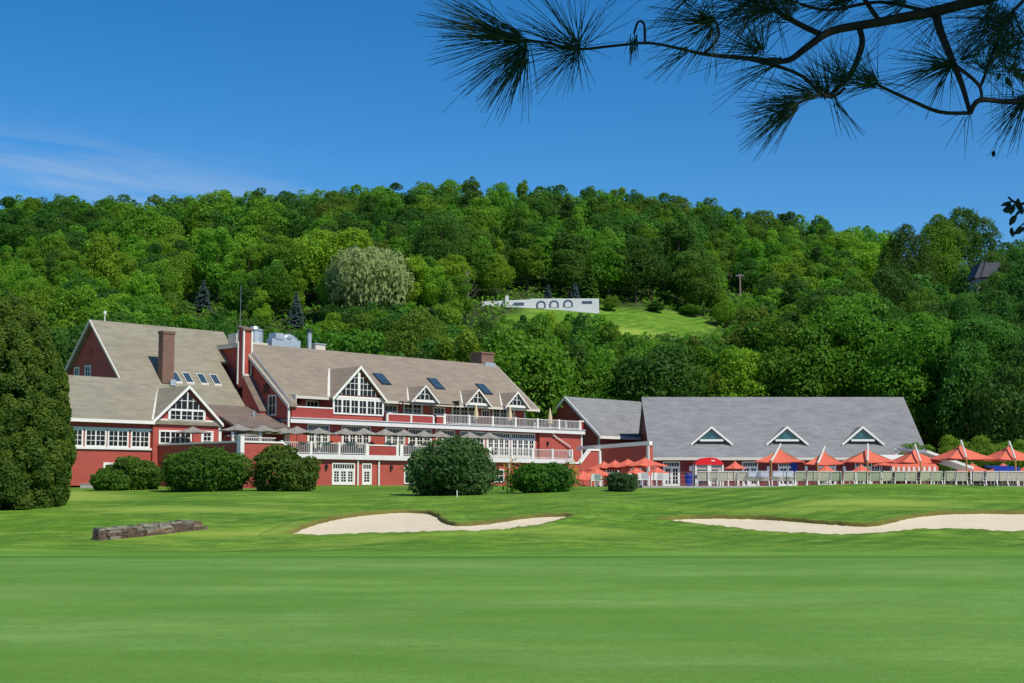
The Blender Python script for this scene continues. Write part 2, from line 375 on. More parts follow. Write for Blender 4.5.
rows = np.concatenate([np.arange(-80, 34, 6), np.arange(34, 42, .4), np.arange(42, 64, 1.2), np.arange(64, 108, .3), np.arange(108, 175, 3), np.arange(175, 480, 6), np.geomspace(490, 4000, 24)])
u = np.concatenate([-np.geomspace(6, .62, 20), np.arange(-.6, .6, .0042), np.geomspace(.62, 6, 20)])
U, Y = np.meshgrid(u, rows); X = U * (32 + np.maximum(Y, 0))
Z, SD = carved(X, Y)
nr_, nc_ = X.shape
me = bpy.data.meshes.new('terrain')
co = np.stack([X, Y, Z], -1).reshape(-1, 3).astype(np.float32)
idx = np.arange(nr_ * nc_).reshape(nr_, nc_)
F = np.stack([idx[:-1, :-1], idx[:-1, 1:], idx[1:, 1:], idx[1:, :-1]], -1).reshape(-1, 4)
def npmesh(name, co, F):
    me = bpy.data.meshes.new(name); me.vertices.add(len(co)); me.vertices.foreach_set('co', np.ascontiguousarray(co, np.float32).ravel())
    k = F.shape[1]
    me.loops.add(F.size); me.loops.foreach_set('vertex_index', F.astype(np.int32).ravel())
    me.polygons.add(len(F)); me.polygons.foreach_set('loop_start', np.arange(0, F.size, k, dtype=np.int32)); me.polygons.foreach_set('loop_total', np.full(len(F), k, np.int32))
    me.update(calc_edges=True); return me
me = npmesh('terrain', co, F); me.polygons.foreach_set('use_smooth', [True] * len(F))
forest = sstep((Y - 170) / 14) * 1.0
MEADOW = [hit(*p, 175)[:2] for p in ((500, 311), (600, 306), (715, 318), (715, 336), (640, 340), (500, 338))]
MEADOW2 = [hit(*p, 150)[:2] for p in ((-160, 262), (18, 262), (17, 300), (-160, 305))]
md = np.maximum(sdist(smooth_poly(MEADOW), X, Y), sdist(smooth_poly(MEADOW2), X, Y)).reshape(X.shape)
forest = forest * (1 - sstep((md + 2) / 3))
lip = SD * 0
attr = me.color_attributes.new('zone', 'FLOAT_COLOR', 'POINT')
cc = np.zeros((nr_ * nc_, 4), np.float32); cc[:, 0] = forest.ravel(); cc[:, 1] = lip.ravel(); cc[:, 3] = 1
attr.data.foreach_set('color', cc.ravel())
gm = bpy.data.materials.new('grass_ground'); gm.use_nodes = True; t = gm.node_tree; b = t.nodes['Principled BSDF']
b.inputs['Roughness'].default_value = .9; b.inputs['Specular IOR Level'].default_value = .15
co_ = N(t, 'ShaderNodeTexCoord'); s = N(t, 'ShaderNodeSeparateXYZ'); t.links.new(co_.outputs['Object'], s.inputs[0])
def noise(scale, st=(1, 1, 1), det=5, rough=.6, rot=0):
    mp = N(t, 'ShaderNodeMapping'); mp.inputs['Scale'].default_value = st; mp.inputs['Rotation'].default_value = (0, 0, rot); t.links.new(co_.outputs['Object'], mp.inputs[0])
    n = N(t, 'ShaderNodeTexNoise'); n.inputs['Scale'].default_value = scale; n.inputs['Detail'].default_value = det; n.inputs['Roughness'].default_value = rough
    t.links.new(mp.outputs[0], n.inputs['Vector']); return n.outputs[0]
def ramp(v, lo, hi, interp='LINEAR'):
    r = N(t, 'ShaderNodeMapRange', interpolation_type=interp); t.links.new(v, r.inputs[0]); r.inputs[1].default_value = lo; r.inputs[2].default_value = hi; return r.outputs[0]
def mixc(f, a, b_, bt='MIX'):
    x = N(t, 'ShaderNodeMix', data_type='RGBA', blend_type=bt)
    if isinstance(f, float): x.inputs[0].default_value = f
    else: t.links.new(f, x.inputs[0])
    for i, v in ((6, a), (7, b_)):
        if isinstance(v, tuple): x.inputs[i].default_value = v + (1,)
        else: t.links.new(v, x.inputs[i])
    return x.outputs[2]
streak = noise(.5, (.2, 1, 1), 5, .6, .03); streak2 = noise(.22, (.25, 1, 1), 4, .55, .05)
fine = noise(26, (1, .8, 1), 4, .7); patch = noise(.11, (1, 1, 1), 4, .6)
fair = mixc(ramp(streak, .35, .68), (.180, .360, .062), (.250, .445, .088))
fair = mixc(ramp(streak2, .38, .66), fair, mixc(.55, fair, (.29, .48, .13)))
fair = mixc(ramp(patch, .5, .75), fair, mixc(.4, fair, (.11, .235, .032)))
blot = noise(1.0, (.5, 1, 1), 6, .68)
fair = mixc(ramp(blot, .40, .62), mixc(.45, fair, (.135, .28, .04)), fair)
clump = noise(4.5, (.6, 1, 1), 4, .7)
fair = mixc(ramp(clump, .3, .55), mixc(.25, fair, (.05, .12, .015)), fair)
grain = noise(11, (.8, 1, 1), 5, .75)
fair = mixc(ramp(noise(.16, (.45, 1, 1), 5, .62, .12), .42, .62), mixc(.7, fair, (.115, .255, .028)), fair)
fair = mixc(ramp(noise(.4, (.5, 1, 1), 4, .6, -.1), .55, .72), fair, mixc(.4, fair, (.27, .44, .15)))
fair = mixc(ramp(grain, .35, .6), mixc(.32, fair, (.05, .13, .012)), fair)
rgh = mixc(ramp(streak, .32, .68), (.105, .255, .014), (.27, .43, .045))
diag = noise(.35, (.35, 1.6, 1), 3, .5, .75)
rgh = mixc(ramp(diag, .5, .68), rgh, mixc(.7, rgh, (.25, .385, .065)))
wv = N(t, 'ShaderNodeTexWave', wave_type='BANDS', bands_direction='X'); wm = N(t, 'ShaderNodeMapping'); wm.inputs['Rotation'].default_value = (0, 0, .62); t.links.new(co_.outputs['Object'], wm.inputs[0]); t.links.new(wm.outputs[0], wv.inputs['Vector'])
wv.inputs['Scale'].default_value = .16; wv.inputs['Distortion'].default_value = 2.2; wv.inputs['Detail'].default_value = 3; wv.inputs['Detail Scale'].default_value = .5
rgh = mixc(M(t, 'MULTIPLY', ramp(wv.outputs['Fac'], .4, .7), ramp(noise(.06, (1, 1, 1), 2), .45, .6)), rgh, mixc(.8, rgh, (.075, .19, .012)))
rgh = mixc(ramp(noise(.35, (.4, 1, 1), 5, .65), .62, .78), rgh, mixc(.5, rgh, (.24, .27, .07)))
rgh = mixc(ramp(blot, .42, .60), mixc(.65, rgh, (.060, .165, .010)), rgh)
rgh = mixc(ramp(clump, .35, .6), mixc(.55, rgh, (.035, .095, .008)), rgh)
rgh = mixc(ramp(noise(.09, (.5, 1, 1), 3, .5, .3), .52, .66), rgh, mixc(.7, rgh, (.34, .44, .07)))
# mown edge between the fairway and the first cut
wob = M(t, 'MULTIPLY_ADD', noise(.15, (1, .1, 1), 2), 1.0, 34.6)
edge = ramp(M(t, 'SUBTRACT', s.outputs[1], wob), -1.2, 1.0)
dk = M(t, 'SUBTRACT', s.outputs[1], M(t, 'ADD', wob, 1.2)); dk = M(t, 'EXPONENT', M(t, 'MULTIPLY', M(t, 'MULTIPLY', dk, dk), -.9))
first = ramp(M(t, 'SUBTRACT', s.outputs[1], wob), 26, 34)
firstc = mixc(ramp(streak, .35, .68), (.115, .275, .03), (.19, .385, .055))
allg = mixc(edge, fair, mixc(first, firstc, rgh))
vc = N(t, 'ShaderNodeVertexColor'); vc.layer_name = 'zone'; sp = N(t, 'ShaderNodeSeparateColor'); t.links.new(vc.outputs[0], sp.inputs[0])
allg = mixc(M(t, 'MULTIPLY', dk, .62), allg, (.045, .13, .012))
allg = mixc(M(t, 'MULTIPLY', sp.outputs[1], .7), allg, (.165, .105, .04))
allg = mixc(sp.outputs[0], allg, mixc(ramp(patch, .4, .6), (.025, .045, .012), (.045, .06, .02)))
allg = mixc(ramp(fine, .25, .75), mixc(.22, allg, (0., 0., 0.)), allg)
t.links.new(allg, b.inputs['Base Color'])
bp = N(t, 'ShaderNodeBump'); bp.inputs['Strength'].default_value = .55; bp.inputs['Distance'].default_value = .03; t.links.new(fine, bp.inputs['Height']); t.links.new(bp.outputs[0], b.inputs['Normal'])
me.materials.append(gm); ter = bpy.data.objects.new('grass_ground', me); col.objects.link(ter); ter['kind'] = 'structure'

# bunkers: sand in the carved hollows, with a turf lip that follows each outline
def stations(P, step=.28):
    P = np.vstack([P, P[:1]]); L = np.concatenate([[0], np.cumsum(np.hypot(*np.diff(P, axis=0).T))]); s_ = np.arange(0, L[-1], step)
    Q = np.stack([np.interp(s_, L, P[:, 0]), np.interp(s_, L, P[:, 1])], 1)
    for _ in range(3): Q = (np.roll(Q, 1, 0) + 2 * Q + np.roll(Q, -1, 0)) / 4
    T_ = np.roll(Q, -2, 0) - np.roll(Q, 2, 0); T_ /= np.hypot(T_[:, 0], T_[:, 1])[:, None]; Nn = np.stack([T_[:, 1], -T_[:, 0]], 1)
    if sdist(P[:-1], [Q[0, 0] + Nn[0, 0] * .2], [Q[0, 1] + Nn[0, 1] * .2])[0] > 0: Nn = -Nn
    for _ in range(6): Nn = (np.roll(Nn, 1, 0) + Nn + np.roll(Nn, -1, 0)) / 3
    return Q, Nn / np.hypot(Nn[:, 0], Nn[:, 1])[:, None]
for k, P in enumerate(BPOLY):
    x0, y0 = P.min(0); x1, y1 = P.max(0); st = .25
    gx, gy = np.meshgrid(np.arange(x0 - 1, x1 + 1, st), np.arange(y0 - 1, y1 + 1, st))
    sd = sdist(P, gx, gy).reshape(gx.shape)
    z = ground(gx, gy) - .24 + .10 * np.exp(-sd / .5) + .012 * np.sin(gx * 1.3 + gy) * np.sin(gy * 1.7 - gx * .4)
    ii = np.arange(gx.size).reshape(gx.shape); keep = (sd > -.34)
    z = np.where(sd < 0, ground(gx, gy) - .16, z)
    q = keep[:-1, :-1] & keep[1:, :-1] & keep[:-1, 1:] & keep[1:, 1:]
    Fq = np.stack([ii[:-1, :-1], ii[:-1, 1:], ii[1:, 1:], ii[1:, :-1]], -1)[q]
    m2 = npmesh('bunker_sand', np.stack([gx, gy, z], -1).reshape(-1, 3), Fq); m2.polygons.foreach_set('use_smooth', [True] * len(Fq)); m2.materials.append(SAND)
    bm = bmesh.new(); bm.from_mesh(m2); bmesh.ops.delete(bm, geom=[v for v in bm.verts if not v.link_faces], context='VERTS'); bm.to_mesh(m2); bm.free()
    o = bpy.data.objects.new('bunker_sand', m2); col.objects.link(o); o['kind'] = 'structure'
    Q, Nn = stations(P); rag = rng0.normal(0, .035, len(Q))
    rings = [(0.03, -.30, .9), (0.0, -.02, 1.), (-.03, .05, .95), (-.16, .06, .35), (-.5, .04, 0), (-1.0, .018, 0), (-1.5, .002, 0), (-1.62, -.12, 0)]
    V_ = []; C_ = []
    for d_, h_, lp_ in rings:
        pos = Q - Nn * d_ + Nn * (rag if d_ > -.1 else 0 * rag)[:, None]; hh = ground(pos[:, 0], pos[:, 1]) + h_ + (rag * .8 if 0 > d_ > -.2 else 0)
        V_.append(np.stack([pos[:, 0], pos[:, 1], hh], 1)); C_.append(np.full(len(Q), lp_))
    n_ = len(Q); idx2 = np.arange(n_); F_ = []
    for r_ in range(len(rings) - 1): F_.append(np.stack([r_ * n_ + idx2, r_ * n_ + (idx2 + 1) % n_, (r_ + 1) * n_ + (idx2 + 1) % n_, (r_ + 1) * n_ + idx2], 1))
    m3 = npmesh('bunker_lip', np.concatenate(V_), np.concatenate(F_)); m3.polygons.foreach_set('use_smooth', [True] * len(m3.polygons))
    ca = m3.color_attributes.new('zone', 'FLOAT_COLOR', 'POINT'); cz_ = np.zeros((len(m3.vertices), 4), np.float32); cz_[:, 1] = np.concatenate(C_); cz_[:, 3] = 1; ca.data.foreach_set('color', cz_.ravel())
    m3.materials.append(gm); o = bpy.data.objects.new('bunker_lip', m3); col.objects.link(o); o['kind'] = 'structure'

# pool terrace floor
o = single('pool_deck', MB().box(9.5, 120, -176, -104.2, 1.4, 1.86), CONC, None, None, WF, 9.5, -176, 1.4, kind='structure')
GZ = 1.9

# ------------------------------------------------------------------ clubhouse: main lodge
lodge = thing('clubhouse', 'long red clubhouse hall with taupe roof, two white decks and gabled dormers', 'building', LF, 17, 4, GZ)
def part(n, mb, m, p=lodge, **k): return build(n, mb, m, p, **k)
SL = .79
def rz(b): return 15.98 - SL * b
# walls
wl = MB()
wl.prism([(-9, 1.9), (5.0, 1.9), (5.0, rz(5) - .35), (0, 15.6), (-4.4, 15.6), (-9, 12.2)], 'a', 0.02, 35.0)     # body
wl.prism([(5.0, 8.3), (7.5, 8.3), (7.5, rz(7.5) - .2), (5.0, rz(5) - .36)], 'a', 0.0, 0.45)                    # west wall runs out to the deck edge
wl.box(0.02, 35.0, 5.0, 6.98, 1.9, 8.0)                                                                        # second storey
wl.box(0.02, 37.6, 6.98, 9.7, 1.9, 4.5)                                                                        # ground storey below the lower deck
wl.box(35.0, 42.0, -4, 7.4, 1.9, 7.85)                                                                         # flat-roofed east block
build('wall', wl, RED, lodge)
# roof
rf = MB()
rf.slab([(-.25, -4.6, 16.0), (35.4, -4.6, 16.0), (35.4, 0, 15.98), (-.25, 0, 15.98)], .3)
rf.slab([(.75, 0, 15.98), (35.4, 0, 15.98), (35.4, 6.85, rz(6.85)), (.75, 6.85, rz(6.85))], .28)
rf.slab([(-.3, 0, 15.98), (.75, 0, 15.98), (.75, 8.0, rz(8.0)), (-.3, 8.0, rz(8.0))], .30)
rf.slab([(-.25, -9.5, 12.0), (35.4, -9.5, 12.0), (35.4, -4.6, 16.0), (-.25, -4.6, 16.0)], .3)
roof = build('roof', rf, ROOF_TAN, lodge)
tr = MB()
tr.slab([(-.42, 0, 15.9), (-.3, 0, 15.9), (-.3, 8.05, rz(8.05) - .05), (-.42, 8.05, rz(8.05) - .05)], .36)
tr.slab([(35.4, 0, 15.95), (35.52, 0, 15.95), (35.52, 6.9, rz(6.9)), (35.4, 6.9, rz(6.9))], .36)
tr.box(.75, 35.5, 6.852, 6.98, rz(6.85) - .30, rz(6.85) - .04)
tr.box(.76, .86, 6.4, 7.7, rz(8) + .0, rz(6.85) + .02)
tr.box(-.42, -.28, -4.62, 0, 15.55, 15.9)
build('fascia', tr, CREAM, roof)
fl = MB()
fl.tube([(-.0, 0.3, 16.02), (-.0, 7.9, rz(7.9) + .06)], .06)
build('rake_flashing', fl, METAL, roof)
# corner post
for q in ((-.06, .14, 7.5, 7.66, 4.9, rz(7.6) - .3), (34.9, 35.1, 5.0, 5.12, 8.4, 10.2), (41.9, 42.1, 7.3, 7.5, 4.9, 7.9), (26.9, 27.1, 6.98, 7.1, 4.9, 7.7)): build('corner_board', MB().box(*q), WHITE, lodge)

# dormers
def dormer(par, ac, hw, bf, ztop, zeave, slope_z, wallz=None, glass_rows=3, apexstart=0, over=.35, rmat=ROOF_TAN, planef=None, small=False, flash=.16):
    inv = planef
    d = MB(); s = (ztop - zeave) / (hw)
    bR, bE = inv(ztop), inv(zeave - .0)
    e = hw + .12; ze = zeave - .12 * s; bfo = bf + over
    for sg in (-1, 1):
        d.slab([(ac, bfo, ztop), (ac, bR - .2, ztop), (ac + sg * e, bE + .05, ze), (ac + sg * e, bfo, ze)], .16)
    o = build('dormer', d, rmat, par)
    # gable wall
    gz = MB(); gz.prism([(ac - hw + .1, wallz if wallz else zeave - .02), (ac + hw - .1, wallz if wallz else zeave - .02), (ac + hw - .1, zeave - .05), (ac, ztop - .25), (ac - hw + .1, zeave - .05)], 'b', bE - .4 if not wallz else bf - 2.0, bf)
    build('gable_wall', gz, RED if wallz else WHITE, o)
    rk = MB(); tk = .30 if not small else .2
    for sg in (-1, 1):
        rk.slab([(ac, bfo + .08, ztop + .05), (ac, bfo, ztop + .05), (ac + sg * (e + .1), bfo, ze - .1 * s + .05), (ac + sg * (e + .1), bfo + .08, ze - .1 * s + .05)], tk)
    rk.box(ac - hw + .15, ac + hw - .15, bf, bf + .1, zeave - .14, zeave + .12)
    build('rake_board', rk, WHITE, o)
    va = MB(); va.tube([(ac - e, bE + .1, ze + .05), (ac - .1, bR - .1, ztop)], flash, flash * .7, 5)
    build('valley_flashing', va, WHITE, o)
    return o, s
def tri_window(par, ac, bf, zb, zt, hw, cols, rows, fr=.16, glass=GLASS, center=.0):
    """triangular glazing with a muntin grid, face at b=bf"""
    g = MB(); g.prism([(ac - hw, zb), (ac + hw, zb), (ac, zt)], 'b', bf - .02, bf + .03)
    m = MB(); s = (zt - zb) / hw
    for i in range(-cols + 1, cols):
        x = hw * i / cols; h = (hw - abs(x)) * s
        t_ = .05 if i or not center else center
        if h > .15: m.box(ac + x - t_ / 2, ac + x + t_ / 2, bf, bf + .08 + (.02 if i == 0 else 0), zb, zb + h)
    for j in range(1, rows):
        z = zb + (zt - zb) * j / rows; wd = hw * (1 - j / rows); m.box(ac - wd, ac + wd, bf, bf + .07, z - .025, z + .025)
    o = build('gable_window', m, WHITE, par); build('pane', g, glass, o); return o
inv = lambda z: (15.98 - z) / SL
dm, s_ = dormer(lodge, 8.75, 3.3, 7.3, 13.75, 10.6, SL, wallz=8.3, planef=inv, flash=.15)
tri_window(dm, 8.75, 7.33, 10.82, 13.2, 2.72, 5, 4, center=.32)
wb = MB(); wb.box(5.5, 12.0, 7.30, 7.40, 8.9, 9.05).box(5.5, 12.0, 7.30, 7.40, 10.32, 10.5)
for i in range(7): wb.box(5.5 + i * (6.3 / 6) - 0, 5.7 + i * (6.3 / 6), 7.3, 7.42, 9.05, 10.32)
pn = MB().box(5.6, 11.9, 7.30, 7.34, 9.05, 10.32)
for i in range(6):
    x0 = 5.7 + i * 1.05; wb.box(x0 + .40, x0 + .45, 7.3, 7.38, 9.05, 10.32)
wb.box(5.6, 11.9, 7.3, 7.375, 9.66, 9.71)
o = build('ribbon_window', wb, WHITE, dm); build('pane', pn, GLASS, o)
for ac, hw in ((17.7, 1.75), (25.4, 1.75), (31.45, 1.75)):
    dd, _ = dormer(lodge, ac, hw, 7.15, 12.28, 10.7, SL, planef=inv, small=True, flash=.10, over=.25)
    tri_window(dd, ac, 7.17, 10.86, 11.95, 1.25, 2, 2, center=.09)
# skylights on the main roof
def on_roof(px, py):
    r = pray(px, py); best = None
    for k in np.arange(120, 170, .05):
        x, y, z = r[0] / r[1] * k, k, EYE + r[2] / r[1] * k
        a = (x - LF.x) * LF.c + (y - LF.y) * LF.s; b_ = (x - LF.x) * LF.s - (y - LF.y) * LF.c
        if 0 < b_ < 7 and z <= rz(b_): return a, b_
    return None
def skylight(par, a, b_, fz, sl, w_=1.0, l_=1.5, g=SKYGLASS, fm=DARKMETAL):
    f = MB(); q = [(a - w_ / 2, b_ - l_ / 2), (a + w_ / 2, b_ - l_ / 2), (a + w_ / 2, b_ + l_ / 2), (a - w_ / 2, b_ + l_ / 2)]
    f.slab([(x, y, fz(y) + .14) for x, y in q], .16)
    o = build('skylight', f, fm, par)
    q = [(a - w_ / 2 + .08, b_ - l_ / 2 + .08), (a + w_ / 2 - .08, b_ - l_ / 2 + .08), (a + w_ / 2 - .08, b_ + l_ / 2 - .08), (a - w_ / 2 + .08, b_ + l_ / 2 - .08)]
    build('pane', MB().slab([(x, y, fz(y) + .165) for x, y in q], .05), g, o)
for px, py in ((382, 380), (436, 384.5), (484, 390)):
    a, b_ = on_roof(px, py); skylight(lodge, a, b_, rz, SL, 1.35, 1.5)
# brick chimney at the east end of the ridge
ch = MB().box(33.2, 35.2, -2.0, -.1, 15.5, 17.2).box(33.1, 35.3, -2.1, 0, 17.2, 17.4)
build('chimney', ch, BRICK, lodge)
build('chimney_flashing', MB().box(33.4, 35.0, -.1, .35, 15.6, 16.15), METAL, lodge)
# third-storey windows under the eave (b=5)
for a0, a1, kind in ((4.0, 5.6, 'w'), (14.0, 15.9, 'w'), (16.6, 19.4, 'd'), (20.9, 22.6, 'w'), (23.6, 27.4, 'd'), (28.1, 29.4, 'w'), (29.8, 33.4, 'd')):
    if kind == 'w': window(lodge, 'b', 5.0, a0, a1, 9.45, 10.3, 3, 1, .14)
    else: door(lodge, 'b', 5.0, a0, a1, 8.42, 10.55, 3 if a1 - a0 > 3 else 2, transom=False)
window(lodge, 'a', 0.02, 4.4, 5.7, 8.6, 10.6, 2, 2, .13)
# ghosted square vents on the west wall
for b0, z0 in ((.9, 12.6), (3.6, 10.8)):
    build('wall_vent', MB().box(-.03, .03, b0, b0 + .9, z0, z0 + .95), mat('vent_brown', (.11, .04, .03), .8), lodge)
# second-storey glazing (b=7)
for a0, a1 in ((2.7, 5.4), (6.9, 10.6)):
    door(lodge, 'b', 6.98, a0, a1, 5.0, 7.85, 3 if a1 < 6 else 4)
for a0, a1 in ((12.5, 15.2), (15.6, 18.9), (19.5, 22.2)):
    door(lodge, 'b', 6.98, a0, a1, 5.0, 7.8, 3)
for a0, a1, n in ((23.0, 26.7, 3), (27.1, 30.6, 4), (30.75, 34.6, 4)):
    door(lodge, 'b', 6.98, a0, a1, 5.0, 7.75, n)
# ground-storey openings (b=9.7)
door(lodge, 'b', 9.7, 3.6, 6.4, 2.0, 4.1, 3); door(lodge, 'b', 9.7, 7.3, 8.5, 2.0, 4.1, 1, name='side_door')
# arched window
am = MB(); pts = [(12.7, 2.1), (14.1, 2.1), (14.1, 3.4)] + [(13.4 + .7 * math.cos(k * math.pi / 8), 3.4 + .7 * math.sin(k * math.pi / 8)) for k in range(1, 8)] + [(12.7, 3.4)]
am.prism(pts, 'b', 9.65, 9.8); ip = [(13.4 + (x - 13.4) * .8, 3.1 + (z - 3.1) * .86) for x, z in pts]
o = build('arched_window', am, WHITE, lodge); build('pane', MB().prism(ip, 'b', 9.78, 9.82), GLASS, o)
build('muntins', MB().box(13.37, 13.43, 9.8, 9.85, 2.3, 3.9).box(12.85, 13.95, 9.8, 9.845, 2.85, 2.91).box(12.85, 13.95, 9.8, 9.845, 3.35, 3.41), WHITE, o)
window(lodge, 'b', 9.7, 25.4, 26.9, 2.3, 3.7, 2, 2, .12)
build('drainpipe', MB().tube([(9.35, 9.85, 4.5), (9.35, 9.85, 1.95)], .10, n=6).tube([(27.6, 9.85, 4.5), (27.6, 9.85, 1.95)], .10), WHITE, lodge)
build('drainpipe', MB().tube([(36.7, 7.6, 8.1), (37.1, 7.6, 7.6), (39.9, 7.6, 6.35)], .08), WHITE, lodge)
build('drainpipe', MB().tube([(6.7, 9.85, 4.5), (6.7, 9.85, 1.95)], .09), WHITE, lodge)
def lamp(par, axis, c, u_, z, m=DARKMETAL):
    f = MB()
    if axis == 'b': f.box(u_ - .12, u_ + .12, c, c + .22, z - .2, z + .16).tube([(u_, c + .11, z + .16), (u_, c + .11, z + .26)], .16, .02)
    return build('wall_lamp', f, m, par)
lamp(lodge, 'b', 9.7, 2.9, 3.7); lamp(lodge, 'b', 9.7, 11.0, 3.7); lamp(lodge, 'b', 7.4, 36.2, 6.7); lamp(lodge, 'b', 5.0, 6.2 - 3.0, 10.1)

# decks
def baluster_run(par, p0, p1, z0, h=1.05, name='railing', panel=False, posts=True, step=.22, ppost=2.6):
    """railing between p0 and p1 (a,b) on deck level z0"""
    a0, b0 = p0; a1, b1 = p1; L = math.hypot(a1 - a0, b1 - b0); da, db = (a1 - a0) / L, (b1 - b0) / L; na, nb = -db, da
    def seg(M_, s0, s1, w_, za, zb):
        c = [(a0 + da * s + na * k, b0 + db * s + nb * k) for s, k in ((s0, -w_), (s1, -w_), (s1, w_), (s0, w_))]
        M_.prism(c, 'z', za, zb)
    r = MB(); seg(r, 0, L, .05, z0 + h - .08, z0 + h); seg(r, 0, L, .035, z0 + .08, z0 + .15)
    n = int(L / step)
    for i in range(1, n):
        s = L * i / n; seg(r, s - .022, s + .022, .02, z0 + .15, z0 + h - .08)
    o = build(name, r, BALM, par)
    if posts:
        k = max(1, round(L / ppost))
        for i in range(k + 1):
            s = L * i / k; p = MB(); seg(p, s - .11, s + .11, .11, z0, z0 + h + .08); build('newel_post', p, WHITE, o)
    return o
ud = MB().box(.15, 42.1, 5.0, 7.75, 7.98, 8.22); build('upper_deck_floor', ud, FLOORM, lodge)
build('upper_deck_fascia', MB().box(.1, 42.2, 7.752, 7.84, 7.86, 8.32).box(42.11, 42.19, -3, 7.75, 7.86, 8.32).box(.1, 42.2, 7.75, 7.95, 8.32, 8.38), DECKW, lodge)
build('flat_roof', MB().box(35, 42.1, -4, 5.0, 7.9, 8.2), FLOORM, lodge)
for x0, x1, zt in ((.3, 5.3, 9.35), (12.3, 15.3, 9.1), (15.5, 18.4, 9.1), (19.0, 19.9, 9.1), (41.5, 42.0, 9.3)):
    pr = build('solid_parapet', MB().box(x0, x1, 7.62, 7.72, 8.38, zt), REDP, lodge)
    build('coping', MB().box(x0 - .1, x1 + .1, 7.6, 7.76, zt, zt + .12), WHITE, pr)
for x in (12.1, 15.3, 18.4, 19.9, 41.4): build('newel_post', MB().box(x, x + .2, 7.6, 7.78, 8.38, 9.1), WHITE, lodge)
baluster_run(lodge, (12.4, 7.68), (12.9, 7.68), 8.38, .9, posts=False)
baluster_run(lodge, (20.1, 7.68), (41.4, 7.68), 8.38, 1.0, ppost=3.6)
baluster_run(lodge, (42.0, 7.5), (42.0, 0), 8.38, 1.0)
ld = MB().box(-2.6, 37.7, 6.98, 10.0, 4.5, 4.72); build('lower_deck_floor', ld, FLOORM, lodge)
build('lower_deck_fascia', MB().box(-2.6, 37.8, 10.002, 10.1, 4.42, 4.88), DECKW, lodge)
baluster_run(lodge, (-2.5, 9.95), (7.6, 9.95), 4.88, 1.1, ppost=3.0)
baluster_run(lodge, (12.2, 9.95), (22.6, 9.95), 4.88, 1.05, ppost=3.2)
baluster_run(lodge, (24.6, 9.95), (37.5, 9.95), 4.88, 1.05, ppost=3.4)
for x0, x1 in ((8.0, 11.4), (23.0, 24.2)):
    pr = build('solid_parapet', MB().box(x0, x1, 9.9, 10.0, 4.88, 5.8), REDP, lodge); build('coping', MB().box(x0 - .04, x1, 9.88, 10.05, 5.8, 5.92), WHITE, pr)
for x in (7.6, 11.4, 11.9, 22.6, 24.2): build('newel_post', MB().box(x, x + .3, 9.88, 10.08, 4.88, 5.95), WHITE, lodge)
# roof-top parapet fin between the barn and the hall
fin = MB().box(-1.0, 0.0, .7, 1.5, 11.5, 17.3).prism([(1.5, 10.0), (1.5, 12.6), (4.4, 9.0), (4.4, 8.0)], 'a', -1.0, -.02)
fo = build('fin_wall', fin, RED, lodge)
fc = MB().box(-1.06, -.90, 1.44, 1.6, 12.5, 17.2).box(-.12, .05, 1.44, 1.6, 12.5, 17.2).box(-1.06, .05, 1.44, 1.6, 12.4, 12.75).box(-1.1, -.96, .62, .76, 11.8, 17.2)
build('trim', fc, WHITE, fo)
build('coping', MB().slab([(-1.15, .45, 17.6), (.1, .45, 17.6), (.1, 1.7, 17.22), (-1.15, 1.7, 17.22)], .14).slab([(-1.1, 1.6, 12.62), (.05, 1.6, 12.62), (.05, 4.5, 9.1), (-1.1, 4.5, 9.1)], .12), ROOF_BROWN, fo)
build('antenna', MB().tube([(-1.0, .9, 17.2), (-1.0, .9, 21.6)], .016, .01, 4), METAL, fo)
# duct work on the flat roof: things of their own
def cyl(mb, a, b_, z0, z1, r, r2=None, n=14): return mb.tube([(a, b_, z0), (a, b_, z1)], r, r2 or r, n)
t_ = thing('exhaust_fan', 'wide silver drum fan, biggest of the galvanised units on the clubhouse roof', 'roof vent', LF, 2.9, -2.2, 16)
build('drum', cyl(MB(), 2.9, -2.2, 16.3, 17.55, .9), METAL, t_); build('cap', cyl(cyl(MB(), 2.9, -2.2, 17.56, 17.75, 1.0, .75), 2.9, -2.2, 17.76, 18.0, .5, .4), METAL, t_); build('curb', MB().box(1.9, 3.9, -3.2, -1.2, 15.95, 16.3), CREAM, t_)
t_ = thing('ventilation_duct', 'bent silver ventilation duct between the drum fan and the thin stack pipe', 'roof vent', LF, 6, -2.2, 16)
build('duct', MB().box(4.6, 8.2, -2.5, -1.5, 16.1, 16.9).box(5.0, 6.0, -2.6, -1.4, 16.9, 17.5), METAL, t_, ); build('elbow', MB().tube([(6.3, -2, 16.8), (6.6, -2, 17.2), (7.1, -2, 17.3), (7.8, -2, 17.0), (8.0, -2, 16.3)], .32, .32, 10), METAL, t_, smooth=True)
t_ = thing('roof_condenser', 'low white box unit between the drum fan and the red fin wall', 'roof unit', LF, .9, -2.3, 16)
build('cabinet', MB().box(.3, 1.5, -3, -1.6, 16.0, 17.1), CREAM, t_); build('grille', MB().box(.45, 1.35, -1.6, -1.56, 16.3, 16.9), DARKMETAL, t_)
t_ = thing('stack_pipe', 'slim silver flue pipe with a dark cap on the clubhouse roof', 'flue', LF, 9.6, -1.8, 16)
build('pipe', cyl(MB(), 9.6, -1.8, 15.95, 17.9, .22), METAL, t_); build('cap', cyl(MB(), 9.6, -1.8, 17.95, 18.25, .36, .3), DARKMETAL, t_)
t_ = thing('roof_hatch', 'small pale box unit at the foot of the slim flue pipe', 'roof unit', LF, 10.6, -2, 16)
build('box', MB().box(10.1, 11.4, -2.6, -1.4, 15.95, 16.7), CREAM, t_); build('lid', MB().box(10.0, 11.5, -2.7, -1.3, 16.7, 16.8), METAL, t_)
